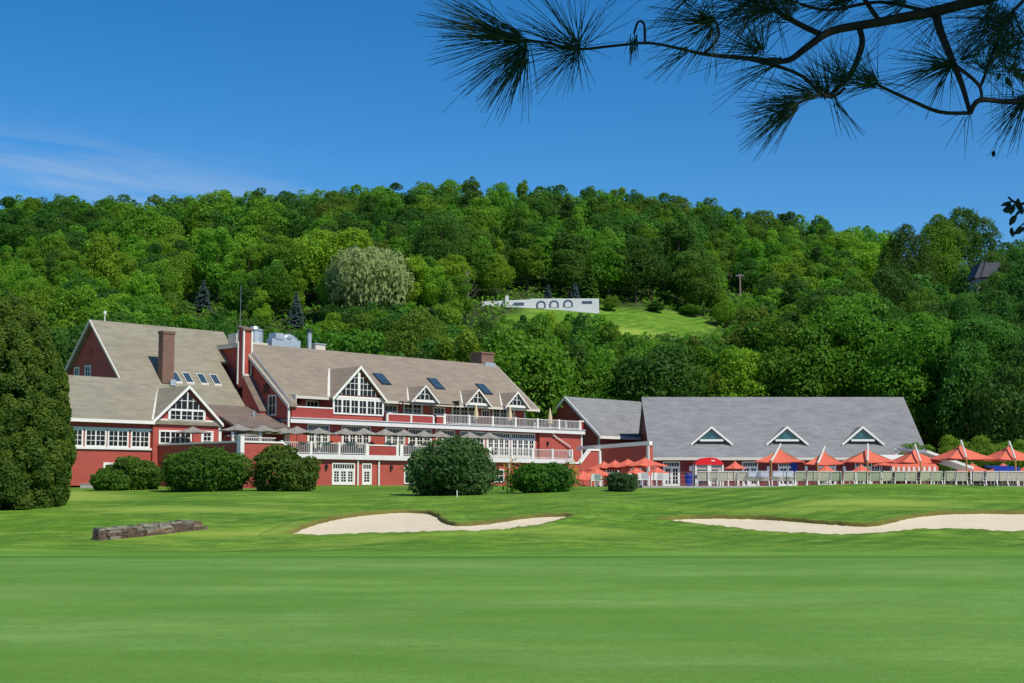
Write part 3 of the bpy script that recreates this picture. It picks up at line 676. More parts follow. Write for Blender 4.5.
t_ = thing('awning_frame', 'dark metal awning frame on the upper deck beside the first small dormer', 'awning', LF, 18, 7, 8.4)
build('frame', MB().box(14.4, 22.4, 7.5, 7.58, 10.35, 10.47).box(14.4, 14.5, 5.3, 7.5, 10.4, 10.52).box(22.3, 22.4, 5.3, 7.5, 10.4, 10.9).box(16, 22.4, 5.3, 5.38, 10.75, 10.87), DARKMETAL, t_)
build('post', MB().box(14.4, 14.5, 7.45, 7.55, 8.4, 10.4), DARKMETAL, t_); build('post', MB().box(18.3, 18.4, 7.45, 7.55, 8.4, 10.4), DARKMETAL, t_)

# ------------------------------------------------------------------ barn wing
barn = thing('barn', 'tall red barn with steep weathered roof and slim brick chimney', 'building', LF, -7, -4, GZ)
def bz(b): return 17.65 - 1.02 * abs(b + 5.8)
bw = MB().prism([(-10.8, 1.9), (-.3, 1.9), (-.3, bz(-.3) - .4), (-5.8, 17.2), (-10.8, bz(-10.8) - .4)], 'a', -13.0, -1.05)
build('wall', bw, RED, barn)
br = MB().slab([(-13.4, -5.8, 17.65), (1.6, -5.8, 17.65), (1.6, -2.5, bz(-2.5)), (-1.0, -2.5, bz(-2.5)), (-13.4, -2.5, bz(-2.5))], .3)
br.slab([(-13.4, -2.5, bz(-2.5)), (-1.0, -2.5, bz(-2.5)), (-1.0, 2.4, bz(2.4)), (-13.4, 2.4, bz(2.4))], .3)
br.slab([(-13.4, -11.2, bz(-11.2)), (1.6, -11.2, bz(-11.2)), (1.6, -5.8, 17.65), (-13.4, -5.8, 17.65)], .3)
rr = build('roof', br, ROOF_OLIVE, barn)
bt = MB()
for s0, s1 in ((-11.2, -5.8), (-5.8, -.1)):
    bt.slab([(-13.55, s0, bz(s0) - .02), (-13.4, s0, bz(s0) - .02), (-13.4, s1, bz(s1) - .02), (-13.55, s1, bz(s1) - .02)], .26)
build('rake_board', bt, CREAM, rr)
window(barn, 'a', -13.0, -9.2, -8.3, 12.4, 13.3, 2, 1, .12); window(barn, 'a', -13.0, -7.2, -6.1, 12.2, 13.35, 2, 2, .13)
build('loft_hatch', MB().box(-13.06, -12.98, -6.6, -6.0, 14.4, 15.0), REDP, barn)
build('lightning_rod', cyl(cyl(MB(), -11.9, -5.8, 17.6, 18.6, .05, n=5), -11.9, -5.8, 18.3, 18.6, .14, n=8), WHITE, barn)
ch = MB().box(-9.25, -8.0, -.45, .35, 11.5, 16.2).box(-9.32, -7.93, -.52, .42, 16.2, 16.45)
build('chimney', ch, BRICK, barn); build('chimney_flashing', MB().box(-8.5, -7.9, .43, .6, 11.3, 11.85), METAL, barn)
for a in (-7.35, -6.0, -4.4, -2.9): skylight(barn, a, -.35, bz, 1.02, .85, 1.05, fm=CREAM)
# low brown roof joining the barn to the hall
lrz = lambda b: 9.55 - .39 * (b - 2.4)
lr = MB().slab([(-9.4, 2.4, lrz(2.4)), (-1.0, 2.4, lrz(2.4)), (-1.0, 4.4, lrz(4.4)), (0, 4.4, lrz(4.4)), (0, 8.0, lrz(8)), (-6.25, 8.0, lrz(8)), (-6.25, 5.4, lrz(5.4))], .25)
build('lower_roof', lr, ROOF_BROWN, barn)
build('roof_vent_pipe', cyl(MB(), -2.4, 5.4, 8.2, 9.0, .12, n=6), METAL, barn)
build('lower_wall', MB().box(-6.4, -.02, -.2, 5.4, 1.9, 8.4), RED, barn)
door(barn, 'b', 5.4, -4.6, -1.4, 5.0, 7.5, 3)
for a in (-6.2, -3.2, -.3): build('porch_post', MB().box(a, a + .2, 7.3, 7.5, 5.0, 7.3), WHITE, barn)

# ------------------------------------------------------------------ low wing with the gable
wing = thing('clubhouse_wing', 'low red wing at the clubhouse end with a window band and one white-trimmed gable', 'building', LF, -15, 2, GZ)
def wz(b): return 11.75 - .66 * abs(b)
ww = MB().prism([(-6.5, 1.9), (5.7, 1.9), (5.7, wz(5.7) - .35), (0, 11.35), (-6.5, wz(-6.5) - .35)], 'a', -22.2, -6.5)
build('wall', ww, RED, wing)
wr = MB().slab([(-22.7, 0, 11.75), (-9.6, 0, 11.75), (-9.6, 2.4, wz(2.4)), (-6.4, 2.4, wz(2.4)), (-6.4, 6.25, wz(6.25)), (-22.7, 6.25, wz(6.25))], .28)
wr.slab([(-22.7, -7, wz(-7)), (-13.6, -7, wz(-7)), (-13.6, 0, 11.75), (-22.7, 0, 11.75)], .28)
rr = build('roof', wr, ROOF_OLIVE, wing)
build('fascia', MB().box(-22.7, -13.6, 6.26, 6.4, wz(6.25) - .32, wz(6.25) - .04).slab([(-22.85, 0, 11.75), (-22.7, 0, 11.75), (-22.7, 6.3, wz(6.3)), (-22.85, 6.3, wz(6.3))], .34), WHITE, rr)
winv = lambda z: (11.75 - z) / .66
dg, s_ = dormer(wing, -10.15, 3.5, 6.0, 10.9, 7.72, .66, wallz=1.95, planef=winv, rmat=ROOF_OLIVE, flash=.09)
# gable glazing: stepped triangle above three small sashes
tri_window(dg, -10.15, 6.03, 8.78, 10.3, 1.8, 3, 2, center=.12)
f = MB().box(-12.1, -8.2, 6.0, 6.1, 7.55, 7.8).box(-12.1, -11.85, 6.0, 6.1, 7.8, 8.62).box(-8.45, -8.2, 6.0, 6.1, 7.8, 8.62).box(-12.1, -8.2, 6.0, 6.1, 8.6, 8.78)
f.box(-10.85, -10.7, 6, 6.1, 7.8, 8.6).box(-9.65, -9.5, 6, 6.1, 7.8, 8.6)
for x in (-11.35, -10.17, -9.0): f.box(x - .02, x + .02, 6, 6.08, 7.8, 8.6)
f.box(-11.9, -8.4, 6, 6.075, 8.18, 8.22)
o = build('sash_window', f, WHITE, dg); build('pane', MB().box(-11.9, -8.4, 6.0, 6.04, 7.78, 8.6), GLASS, o)
# band of windows
for i, (a0, a1) in enumerate(((-21.9, -20.2), (-20.0, -18.0), (-17.85, -15.85), (-15.6, -13.75))):
    window(wing, 'b', 5.7, a0 - .02, a1 + .02, 5.2, 6.75, 4, 3, .15, mun=.045, mull=2)
build('window_band_trim', MB().box(-22.1, -13.55, 5.7, 5.84, 6.752, 6.9).box(-22.1, -13.55, 5.7, 5.86, 5.02, 5.198), WHITE, wing)
window(wing, 'b', 6.0, -13.0, -9.6, 5.55, 6.85, 6, 2, .16, mull=2)
door(wing, 'b', 6.0, -8.6, -7.3, 4.9, 6.9, 1, transom=False, name='terrace_door')
build('corner_board', MB().box(-6.75, -6.45, 5.98, 6.12, 4.9, 7.5).box(-22.25, -22.0, 5.7, 5.8, 1.95, 7.3), WHITE, wing)
window(wing, 'b', 5.7, -18.2, -16.6, 2.3, 3.9, 2, 2, .2)
build('porch_roof', MB().slab([(-13.0, 6.0, 4.1), (-7.5, 6.0, 4.1), (-7.5, 8.6, 3.55), (-13.0, 8.6, 3.55)], .15), ROOF_BROWN, wing)

# terrace in front of wing
ter_ = thing('terrace', 'raised red-walled terrace with white coping between wing and clubhouse', 'terrace', LF, -8, 12, GZ)
build('wall', MB().box(-13.0, -12.7, 6.05, 18.6, 1.3, 5.45).box(-13.0, -8.8, 18.3, 18.6, 1.3, 5.45).prism([(-8.8, 1.3), (-5.6, 1.3), (-5.6, 3.6), (-8.8, 5.45)], 'b', 18.3, 18.6).box(-12.7, -8.8, 6.05, 18.3, 1.3, 4.6).box(-8.8, -2.6, 6.05, 9.8, 1.3, 4.6).box(-2.6, 0, 6.98, 9.7, 1.3, 4.5), RED, ter_)
build('floor', MB().box(-12.7, -8.8, 6.05, 18.3, 4.6, 4.72).box(-8.8, -2.62, 6.05, 9.8, 4.6, 4.72), FLOORM, ter_)
build('coping', MB().box(-13.1, -12.6, 6.15, 18.5, 5.45, 5.6).box(-13.1, -8.8, 18.2, 18.7, 5.452, 5.6).slab([(-8.8, 18.2, 5.6), (-8.8, 18.7, 5.6), (-5.5, 18.7, 3.7), (-5.5, 18.2, 3.7)], .16), WHITE, ter_)
build('corner_board', MB().box(-13.1, -12.75, 18.58, 18.72, 2.5, 6.0).box(-13.12, -12.98, 18.2, 18.7, 2.5, 6.0), WHITE, ter_)
baluster_run(ter_, (-8.7, 9.7), (-2.7, 9.7), 4.72, 1.05)
baluster_run(ter_, (-12.6, 17.9), (-9, 17.9), 4.9, 1.05, posts=False)

# ------------------------------------------------------------------ connecting house, stair wall
hx, hy = 6.88, 178.0
ha = (hx - LF.x) * LF.c + (hy - LF.y) * LF.s; hb = (hx - LF.x) * LF.s - (hy - LF.y) * LF.c
conn = thing('connecting_house', 'red gabled house with grey slate roof linking clubhouse and pool building', 'building', LF, ha + 6, hb + 6, GZ)
def cz(b): return 13.1 - .87 * abs(b - hb)
build('wall', MB().prism([(hb - 5.2, 1.9), (hb + 5.2, 1.9), (hb + 5.2, cz(hb + 5.2) - .35), (hb, 12.75), (hb - 5.2, cz(hb - 5.2) - .35)], 'a', ha, ha + 7.2), RED, conn)
# clip the roof where it meets the pool building's gable
cr = MB().slab([(ha - .35, hb, 13.1), (ha + 14.8, hb, 13.1), (ha + 7.3, hb + 5.8, cz(hb + 5.8)), (ha - .35, hb + 5.8, cz(hb + 5.8))], .28)
cr.slab([(ha - .35, hb - 5.8, cz(hb - 5.8)), (ha + 15, hb - 5.8, cz(hb - 5.8)), (ha + 14.8, hb, 13.1), (ha - .35, hb, 13.1)], .28)
rr = build('roof', cr, ROOF_GREY, conn)
build('rake_board', MB().slab([(ha - .5, hb, 13.12), (ha - .35, hb, 13.12), (ha - .35, hb + 5.85, cz(hb + 5.85) + .02), (ha - .5, hb + 5.85, cz(hb + 5.85) + .02)], .4).slab([(ha - .5, hb - 5.8, cz(hb - 5.8)), (ha - .35, hb - 5.8, cz(hb - 5.8)), (ha - .35, hb, 13.12), (ha - .5, hb, 13.12)], .4).box(ha - .4, ha + 7.3, hb + 5.81, hb + 5.95, cz(hb + 5.8) - .36, cz(hb + 5.8) - .02), WHITE, rr)
build('corner_board', MB().box(ha - .08, ha + .15, hb + 5.15, hb + 5.3, 5, cz(hb + 5.4) - .3), WHITE, conn)
st = thing('garden_wing', 'low red block with white-capped stair wall behind the orange cafe umbrellas', 'building', LF, 39, 13, GZ)
build('wall', MB().prism([(34.6, 1.9), (40.0, 1.9), (40.0, 5.9), (38.3, 5.9), (36.6, 4.4), (34.6, 4.4)], 'b', 11.7, 12.0).prism([(12.0, 1.9), (19.0, 1.9), (19.0, 6.3), (12.0, 6.05)], 'a', 40.0, 40.7), RED, st)
build('beam', MB().slab([(39.85, 8.6, 6.4), (40.35, 8.6, 6.4), (40.35, 19.2, 6.78), (39.85, 19.2, 6.78)], .42), WHITE, st)
build('coping', MB().slab([(34.6, 11.6, 4.55), (36.6, 11.6, 4.55), (36.6, 12.1, 4.55), (34.6, 12.1, 4.55)], .2).slab([(36.6, 11.6, 4.55), (38.3, 11.6, 6.05), (38.3, 12.1, 6.05), (36.6, 12.1, 4.55)], .25).slab([(38.3, 11.6, 6.05), (39.84, 11.6, 6.05), (39.84, 12.1, 6.05), (38.3, 12.1, 6.05)], .2), WHITE, st)
for q in ((39.6, 39.98, 12.0, 12.25, 1.9, 5.9), (39.84, 39.99, 18.8, 19.1, 1.9, 6.3), (37.9, 38.1, 9.0, 9.2, 4.5, 6.0)): build('corner_board', MB().box(*q), WHITE, st)
window(st, 'a', 39.99, 12.9, 14.7, 3.3, 4.1, 4, 1, .14); door(st, 'a', 39.99, 16.4, 18.0, 2.0, 4.0, 2, transom=False)

# ------------------------------------------------------------------ pool building
PX0, PX1, PD = 16.0, 47.6, 165.0
pool = thing('pool_house', 'long low red pool building with big grey slate roof and three triangular gables', 'building', WF, 32, -170, GZ)
def pz(b): return 12.8 - .755 * abs(b + 174.2)
build('wall', MB().prism([(-183.2, 1.86), (-165, 1.86), (-165, pz(-165) - .2), (-174.2, 12.4), (-183.2, pz(-183.2) - .2)], 'a', PX0 + .25, PX1 - .3), siding('dark_red_siding', (.21, .032, .034), (.17, .027, .029)), pool)
rr = build('roof', MB().slab([(PX0, -174.2, 12.8), (PX1 + .3, -174.2, 12.8), (PX1 + .3, -164.2, pz(-164.2)), (PX0, -164.2, pz(-164.2))], .28).slab([(PX0, -184.2, pz(-184.2)), (PX1 + .3, -184.2, pz(-184.2)), (PX1 + .3, -174.2, 12.8), (PX0, -174.2, 12.8)], .28), ROOF_GREY, pool)
build('gutter', MB().box(PX0, PX1 + .3, -164.19, -164.0, pz(-164.2) - .36, pz(-164.2) - .04).tube([(PX0 + .5, -164.6, 4.0), (PX0 + .1, -164.3, 4.3)], .07), CREAM, rr)
build('rake_board', MB().slab([(PX1 + .3, -174.2, 12.8), (PX1 + .42, -174.2, 12.8), (PX1 + .42, -164.1, pz(-164.1)), (PX1 + .3, -164.1, pz(-164.1))], .35).slab([(PX0 - .12, -174.2, 12.8), (PX0, -174.2, 12.8), (PX0, -164.1, pz(-164.1)), (PX0 - .12, -164.1, pz(-164.1))], .35), mat('grey_trim', (.25, .25, .26)), rr)
pinv = lambda z: -174.2 + (12.8 - z) / .755
for pxc in (711, 786.3, 861.8):
    ac = at(pxc, 440, 166.6)[0]; hw = 2.2; ze, zt = 7.05, 8.85; bf = pinv(ze) + .3
    d = MB()
    for sg in (-1, 1): d.slab([(ac, bf + .15, zt), (ac, pinv(zt) - .1, zt), (ac + sg * hw, pinv(ze) - .02, ze), (ac + sg * hw, bf + .15, ze)], .12)
    o = build('gable_dormer', d, ROOF_GREY, pool)
    rk = MB(); s2 = (zt - ze) / hw
    for sg in (-1, 1): rk.slab([(ac, bf + .16, zt + .05), (ac, bf + .4, zt + .05), (ac + sg * (hw + .25), bf + .4, ze - .2), (ac + sg * (hw + .25), bf + .16, ze - .2)], .30)
    rk.box(ac - hw * .62, ac + hw * .62, bf, bf + .3, ze + .06, ze + .3)
    build('rake_board', rk, WHITE, o)
    q = build('gable_window', MB().prism([(ac - hw * .78, ze + .3), (ac + hw * .78, ze + .3), (ac, zt - .38)], 'b', bf - 1.0, bf + .12), TEALGLASS, o)
pdoors = [(663, 680), (742, 758), (778, 797), (817, 836), (855, 872), (891, 911)]
for a, b_ in pdoors:
    x0, x1 = at(a, 470, PD)[0], at(b_, 470, PD)[0]; door(pool, 'b', -165.0, x0, x1, 1.9, 4.75, 2)
for px in (877, 884): 
    x0 = at(px, 470, PD)[0]; window(pool, 'b', -165.0, x0 - .35, x0 + .35, 2.8, 4.4, 2, 3, .1)
for px in (690.5, 768, 806, 844):
    x0 = at(px, 470, PD)[0]; f = MB().box(x0 - .15, x0 + .15, -165, -164.75, 3.7, 4.15).tube([(x0, -164.87, 4.15), (x0, -164.87, 4.3)], .2, .03)
    build('wall_lamp', f, WHITE, pool)

# ------------------------------------------------------------------ umbrellas
def canopy(mb, a, b_, zt, h, r, n=8, sag=.12, rot=0, thick=.04, sq=False):
    """sagging pyramid canopy"""
    R_ = []; segs = 4
    k0 = len(mb.v)
    per = 4 if sq else 2
    tot = n * per
    def edge_r(i):
        if i % per == 0: return 1.0
        f = (i % per) / per; c = math.cos(math.pi / n)
        ang = (f - .5) * 2 * math.pi / n
        return c / math.cos(ang)
    for lay in (0, 1):
        mb.v.append((a, b_, zt - lay * thick))
        for s_i in range(1, segs + 1):
            f = s_i / segs
            for i in range(tot):
                th = rot + i * 2 * math.pi / tot; rr_ = r * f * edge_r(i)
                dz = h * (f ** .85) - sag * math.sin(math.pi * f) * -.4 + (.10 * h * math.sin(math.pi * ((i % per) / per)) * f)
                mb.v.append((a + rr_ * math.cos(th), b_ + rr_ * math.sin(th), zt - dz - lay * thick))
    sz = 1 + segs * tot
    for lay in (0, 1):
        o0 = k0 + lay * sz
        for i in range(tot):
            mb.f.append((o0, o0 + 1 + i, o0 + 1 + (i + 1) % tot)); mb.m.append(mb.mi)
            for s_i in range(segs - 1):
                p = o0 + 1 + s_i * tot; q = p + tot
                mb.f.append((p + i, q + i, q + (i + 1) % tot, p + (i + 1) % tot)); mb.m.append(mb.mi)
    e0, e1 = k0 + 1 + (segs - 1) * tot, k0 + sz + 1 + (segs - 1) * tot
    for i in range(tot): mb.f.append((e0 + i, e1 + i, e1 + (i + 1) % tot, e0 + (i + 1) % tot)); mb.m.append(mb.mi)
    return mb
def parasol(name, label, cat, group, frame, a, b_, z, h, r, mt, pole=WOODP, tilt=0, ch=.55, n=8):
    t_ = thing(name, label, cat, frame, a, b_, z, group)
    build('canopy', canopy(MB(), a, b_, z + h, ch, r, n, rot=.3), mt, t_, fix=False)
    build('pole', MB().tube([(a, b_, z), (a, b_, z + h + .12)], .03, .03, 6), pole, t_)
    rb = MB()
    for i in range(n):
        th = .3 + i * 2 * math.pi / n; rb.tube([(a, b_, z + h - .18), (a + r * .96 * math.cos(th), b_ + r * .96 * math.sin(th), z + h - ch - .07)], .015, n=4)
    build('ribs', rb, pole, t_)
    build('base', MB().tube([(a, b_, z), (a, b_, z + .08)], .28, .24, 12), DARKMETAL, t_)
    return t_
proto = parasol('patio_umbrella', '', 'umbrella', 'beige umbrellas on clubhouse terrace', LF, 0, 0, 0, 2.45, 1.75, BEIGE, DARKMETAL)
def loc_on(px, py, zt):     # survey: point at height zt seen at (px,py)
    r = pray(px, py); D = (zt - EYE) / (r[2] / r[1]); return (r[0] / r[1] * D, D)
SPOT = [((193, 426.5), 7.15, 'beige patio umbrella beside the gable window of the low wing'),
        ((238, 424), 7.2, 'beige patio umbrella rearmost beside the low wing corner board'),
        ((263, 425), 7.2, 'beige patio umbrella second from the low wing corner, below the brown roof'),
        ((242, 430.5), 7.05, 'beige patio umbrella nearest the white corner post of the red terrace wall'),
        ((284, 427.5), 7.1, 'beige patio umbrella above the rounded yellow-green shrub'),
        ((297, 426), 7.2, 'beige patio umbrella in front of the clubhouse corner board'),
        ((319, 427.5), 7.2, 'beige patio umbrella in front of the first deck french doors'),
        ((345, 428), 7.2, 'beige patio umbrella below the left end of the big dormer'),
        ((364, 428), 7.2, 'beige patio umbrella below the middle of the big dormer'),
        ((385, 428.8), 7.2, 'beige patio umbrella above the solid red panel of lower deck'),
        ((404, 429.5), 7.2, 'beige patio umbrella right of the solid red deck panel'),
        ((424, 430.5), 7.15, 'beige patio umbrella above the crown of the dark garden tree, left one'),
        ((440, 431), 7.15, 'beige patio umbrella above the crown of the dark garden tree, middle one'),
        ((470, 432), 7.15, 'beige patio umbrella above the crown of the dark garden tree, right one'),
        ((489, 432.5), 7.15, 'last beige patio umbrella along the lower deck, before the wide glass doors')]
for i, ((px, py), zt, lb) in enumerate(SPOT):
    t_ = proto if i == 0 else copy_tree(proto)
    x, y = loc_on(px, py, zt)
    # keep each one standing on the deck or terrace: slide along its own line of sight to the deck strip
    b_ = (x - LF.x) * LF.s - (y - LF.y) * LF.c
    lo, hi = (6.8, 17.6) if px < 290 else (7.4, 9.2)
    bt_ = min(max(b_, lo), hi)
    r = pray(px, py); k = (bt_ + LF.x * LF.s - LF.y * LF.c) / (r[0] * LF.s - r[1] * LF.c)
    x, y, zz = r[0] * k, r[1] * k, EYE + r[2] * k
    sc_ = (zz - 4.72) / 2.45
    t_.location = (x, y, 4.73); t_.rotation_euler.z = LF.ang + i * .37; t_.scale = (1, 1, sc_)
    t_['label'] = lb
def folded(label, a, b_, z):
    t_ = thing('folded_umbrella', label, 'umbrella', LF, a, b_, z, 'folded cream umbrellas on the upper deck')
    build('canopy', MB().tube([(a, b_, z + .8), (a, b_, z + 1.5)], .30, .24, 8).tube([(a, b_, z + 1.5), (a, b_, z + 2.5)], .24, .04, 8), BEIGE2, t_)
    build('pole', MB().tube([(a, b_, z), (a, b_, z + 2.6)], .03, n=6), WOODP, t_); build('base', MB().tube([(a, b_, z), (a, b_, z + .08)], .28, n=10), DARKMETAL, t_)
def a_at(px, py, b_):
    r = pray(px, py); k = (b_ + LF.x * LF.s - LF.y * LF.c) / (r[0] * LF.s - r[1] * LF.c)
    x, y = r[0] * k, r[1] * k; return (x - LF.x) * LF.c + (y - LF.y) * LF.s
folded('folded cream umbrella in front of the second small dormer', a_at(476, 420, 7.2), 7.2, 8.23)
folded('folded cream umbrella in front of the last small dormer', a_at(510, 420, 7.2), 7.2, 8.23)
folded('folded cream umbrella standing on the deck beyond the roof end', a_at(550, 420, 6.8), 6.8, 8.21)

# orange cantilever umbrellas by the pool: square canopy hung from a leaning wooden mast
def cantilever(label, pxm, pxc, pyc, D, width, lean):
    """mast foot at pxm, canopy centre at pxc with its top at pyc"""
    x, y, zt = at(pxc, pyc, D + 2.2); xm = at(pxm, 480, D)[0]; z0 = 1.87; w2 = width / 2
    t_ = thing('cantilever_umbrella', label, 'umbrella', WF, xm, -D + .0, z0, 'orange cantilever umbrellas by the pool')
    build('canopy', canopy(MB(), x, -(D + 2.2), zt, 1.0, w2 * 1.33, 4, rot=math.pi / 4 + lean * .25, sq=True), ORANGE, t_, fix=False)
    rb = MB()
    for i in range(4):
        th = math.pi / 4 + lean * .25 + i * math.pi / 2; rb.tube([(x, -(D + 2.2), zt - .1), (x + w2 * 1.27 * math.cos(th), -(D + 2.2) + w2 * 1.27 * math.sin(th), zt - 1.03)], .03, n=4)
    build('ribs', rb, WOODP, t_)
    build('mast', MB().tube([(xm, -D, z0), (xm, -D, zt - .95)], .075, .065, 6), WOODP, t_)
    build('arm', MB().tube([(xm, -D, zt - 1.0), (xm + (x - xm) * .5, -(D + .9), zt - .35), (x, -(D + 1.9), zt + .38)], .10, .08, 6), CREAM, t_)
    build('hanger', MB().tube([(x, -(D + 1.9), zt + .36), (x, -(D + 2.2), zt + .0)], .04, n=5), CREAM, t_)
    build('base', MB().box(xm - .45, xm + .45, -D - .45, -D + .45, z0, z0 + .1), DARKMETAL, t_)
CU = [(771.5, 780, 449, 111, 3.9, 1, 'big orange cantilever umbrella with its white arm under the middle gable'),
      (818, 824, 451.5, 113, 3.3, .8, 'orange cantilever umbrella right of the middle gable, arm leaning right'),
      (868, 867, 449, 111, 4.0, .2, 'big orange cantilever umbrella with a straight white arm under the right gable'),
      (921, 914, 449.5, 111, 3.5, -.6, 'orange cantilever umbrella just left of the striped awning'),
      (967, 960, 445.5, 109, 3.9, -.8, 'big orange cantilever umbrella before the lime shrubs, right of the pool building'),
      (1016, 1008, 446.5, 109, 3.9, -.9, 'big orange cantilever umbrella at the right edge before dark trees'),
      (897, 895, 453.5, 122, 3.6, .3, 'orange cantilever umbrella half hidden between two bigger ones near the roof end')]
for c in CU: cantilever(c[6], *c[:6])
def small_orange(label, px, py, D, r, tilt=0, group='small orange umbrellas by the pool'):
    x, y, zt = at(px, py, D); z0 = 1.87
    parasol('pool_umbrella', label, 'umbrella', group, WF, x, -D, z0, zt - z0, r, ORANGE, WOODP, ch=.75)
for px, py, D, r, lb in ((735, 461, 150, 1.15, 'small orange umbrella right of the red-topped cabana'),
                         (826, 464.5, 140, 1.15, 'small orange umbrella before the fourth pool door, under a big one'),
                         (861, 464, 140, 1.1, 'small orange umbrella under the right gable, between chairs and door'),
                         (972, 463, 132, 1.6, 'small orange umbrella beside the striped awning, before the shrubs'),
                         (1003, 463, 132, 1.5, 'small orange umbrella above the blue canopy'),
                         (1026, 465, 132, 1.4, 'small orange umbrella cut by the right edge')):
    small_orange(lb, px, py, D, r)
for px, py, D, r, lb in ((604, 461.5, 141, 1.9, 'orange cafe umbrella leftmost of the upper row by the stair wall'),
                         (615, 460, 139, 1.7, 'orange cafe umbrella second from the left in the upper row'),
                         (628, 459, 137, 2.0, 'orange cafe umbrella third in the upper row, above the small round bush'),
                         (645, 457.5, 134, 2.2, 'orange cafe umbrella rightmost of the upper row, under the wall coping end'),
                         (597, 467.5, 136, 1.7, 'low orange cafe umbrella beside the white corner post'),
                         (636, 467, 140, 1.6, 'low orange cafe umbrella right above the small round bush'),
                         (657, 466, 146, 1.3, 'low orange cafe umbrella just left of the first pool door'),
                         (583, 471, 132, 1.8, 'low orange cafe umbrella behind the wide shrub, leftmost of all')):
    small_orange(lb, px, py, D, r, group='orange cafe umbrellas by the stair wall')

# loungers: sling recliners with raised backs, seen from behind
lp = thing('lounge_chair', '', 'lounge chair', WF, 0, 0, 0, 'beige lounge chairs lined up along the pool fence')
fm = MB()
for s in (-1, 1):
    fm.tube([(s * .31, -1.3, .38), (s * .31, 0, .40), (s * .31, .26, 1.14)], .03, n=5)
    fm.box(s * .42 - .03, s * .42 + .03, -.55, .1, .60, .64)
fm.tube([(-.31, .26, 1.14), (.31, .26, 1.14)], .03, n=5).tube([(-.31, -1.3, .38), (.31, -1.3, .38)], .03, n=5)
build('frame', fm, WHITE, lp)
build('backrest', MB().slab([(-.29, -.01, .42), (.29, -.01, .42), (.29, .25, 1.11), (-.29, .25, 1.11)], .03), SLING, lp)
build('seat', MB().box(-.29, .29, -1.27, -.02, .385, .41), SLING, lp)
for s in (-1, 1):
    for y_, ang in ((.05, .18), (-1.15, -.05)):
        build('leg', MB().tube([(s * .32, y_, .42), (s * .34, y_ + ang, .0)], .028, n=5), WHITE, lp)
ord_ = 'first second third fourth fifth sixth seventh eighth ninth tenth eleventh twelfth thirteenth fourteenth fifteenth sixteenth seventeenth eighteenth nineteenth twentieth twenty-first twenty-second twenty-third twenty-fourth twenty-fifth twenty-sixth twenty-seventh twenty-eighth twenty-ninth thirtieth'.split()
CH = [703, 714.7, 722.8, 733, 743, 753, 763.5, 777, 787.5, 800.5, 812.3, 824, 836, 848.5, 862, 875, 887, 900, 911, 925, 936.5, 949.5, 961.5, 978, 991, 1002, 1012.5, 1022.5]
TW = {5: 'first white towel from the left, laid over a lounge chair back', 6: 'white towel over the chair back left of the wooden mast', 7: 'white towel over the chair back right of the wooden mast', 8: 'rightmost white towel over a chair back, below the blue towel'}
random.seed(4)
SC_CH = 1.12
for i, px in enumerate(CH):
    t_ = lp if i == 0 else copy_tree(lp)
    D = 106.2 + random.uniform(-.25, .25); x = at(px, 480, D)[0]; rt = random.uniform(-.12, .12)
    t_.location = (x, D, 1.862); t_.rotation_euler.z = rt; t_.scale = (1.22, 1, .93)
    t_['label'] = 'beige lounge chair seen from behind, %s from the left in the long row' % ord_[i]
    if i in TW:
        b0 = MB().slab([(-.30, .04, .66), (.30, .04, .66), (.31, .24, 1.17), (-.31, .24, 1.17)], .02).slab([(-.31, .24, 1.175), (.31, .24, 1.175), (.30, .33, 1.16), (-.30, .33, 1.16)], .02).slab([(-.30, .31, 1.165), (.30, .33, 1.165), (.31, .24, .72), (-.29, .22, .76)], .02)
        o = build('towel', b0, TOWEL, None); o.location = (x, D, 1.862); o.rotation_euler.z = rt; o.scale = (1.22, 1, .93)
        tag(o, TW[i], 'towel', 'white towels on lounge chairs')

# pool fence in front of the chairs: slim posts with a top rail
fe = thing('pool_fence', 'low pool fence of slim dark posts and thin rails before the lounge chairs', 'fence', WF, 40, -104.8, 1.86)
for i in range(32):
    x = 10.4 + i * 1.95; build('post', MB().tube([(x, -104.8, 1.7), (x, -104.8, 2.92)], .028, .028, 5), DARKMETAL, fe)
build('rail', MB().box(10.3, 71, -104.815, -104.785, 2.85, 2.875), mat('rail_paint', (.35, .22, .20), .5), fe)
build('rail', MB().box(10.3, 71, -104.815, -104.785, 1.98, 2.01), mat('rail_paint', (.35, .22, .20), .5), fe)
build('wire', MB().tube([(10.3, -104.8, 2.3), (71, -104.8, 2.3)], .006, n=4).tube([(10.3, -104.8, 2.6), (71, -104.8, 2.6)], .006, n=4), METAL, fe)
# cabana with red dome
cx = at(708, 470, 118)[0]; hw = 1.1
cb = thing('cabana', 'white curtained cabana under a bright red domed canopy', 'cabana', WF, cx, -118, 1.86)
m_ = MB(); pts = []
dome = [(-hw - .05, 3.60), (-hw - .02, 3.74), (-hw * .82, 3.98), (-hw * .5, 4.14), (0, 4.2), (hw * .5, 4.14), (hw * .82, 3.98), (hw + .02, 3.74), (hw + .05, 3.60)]
build('canopy', m_.prism(dome, 'b', -118.9, -117.05), REDC, cb)
build('emblem', MB().box(cx * 0 + .15, .45, -117.05, -117.02, 3.88, 3.97), WHITE, cb)
bpy.data.objects[cb.children[0].name].location = (cx, 0, 0); cb.children[1].location = (cx, 0, 0)
cm = MB()
for s in (-1, 1):
    for bb in (-118.8, -117.2): cm.box(cx + s * hw - .07, cx + s * hw + .07, bb - .07, bb + .07, 1.86, 3.62)
cm.box(cx - .16, cx + .16, -117.22, -117.12, 1.86, 3.62)
build('frame', cm, WHITE, cb)
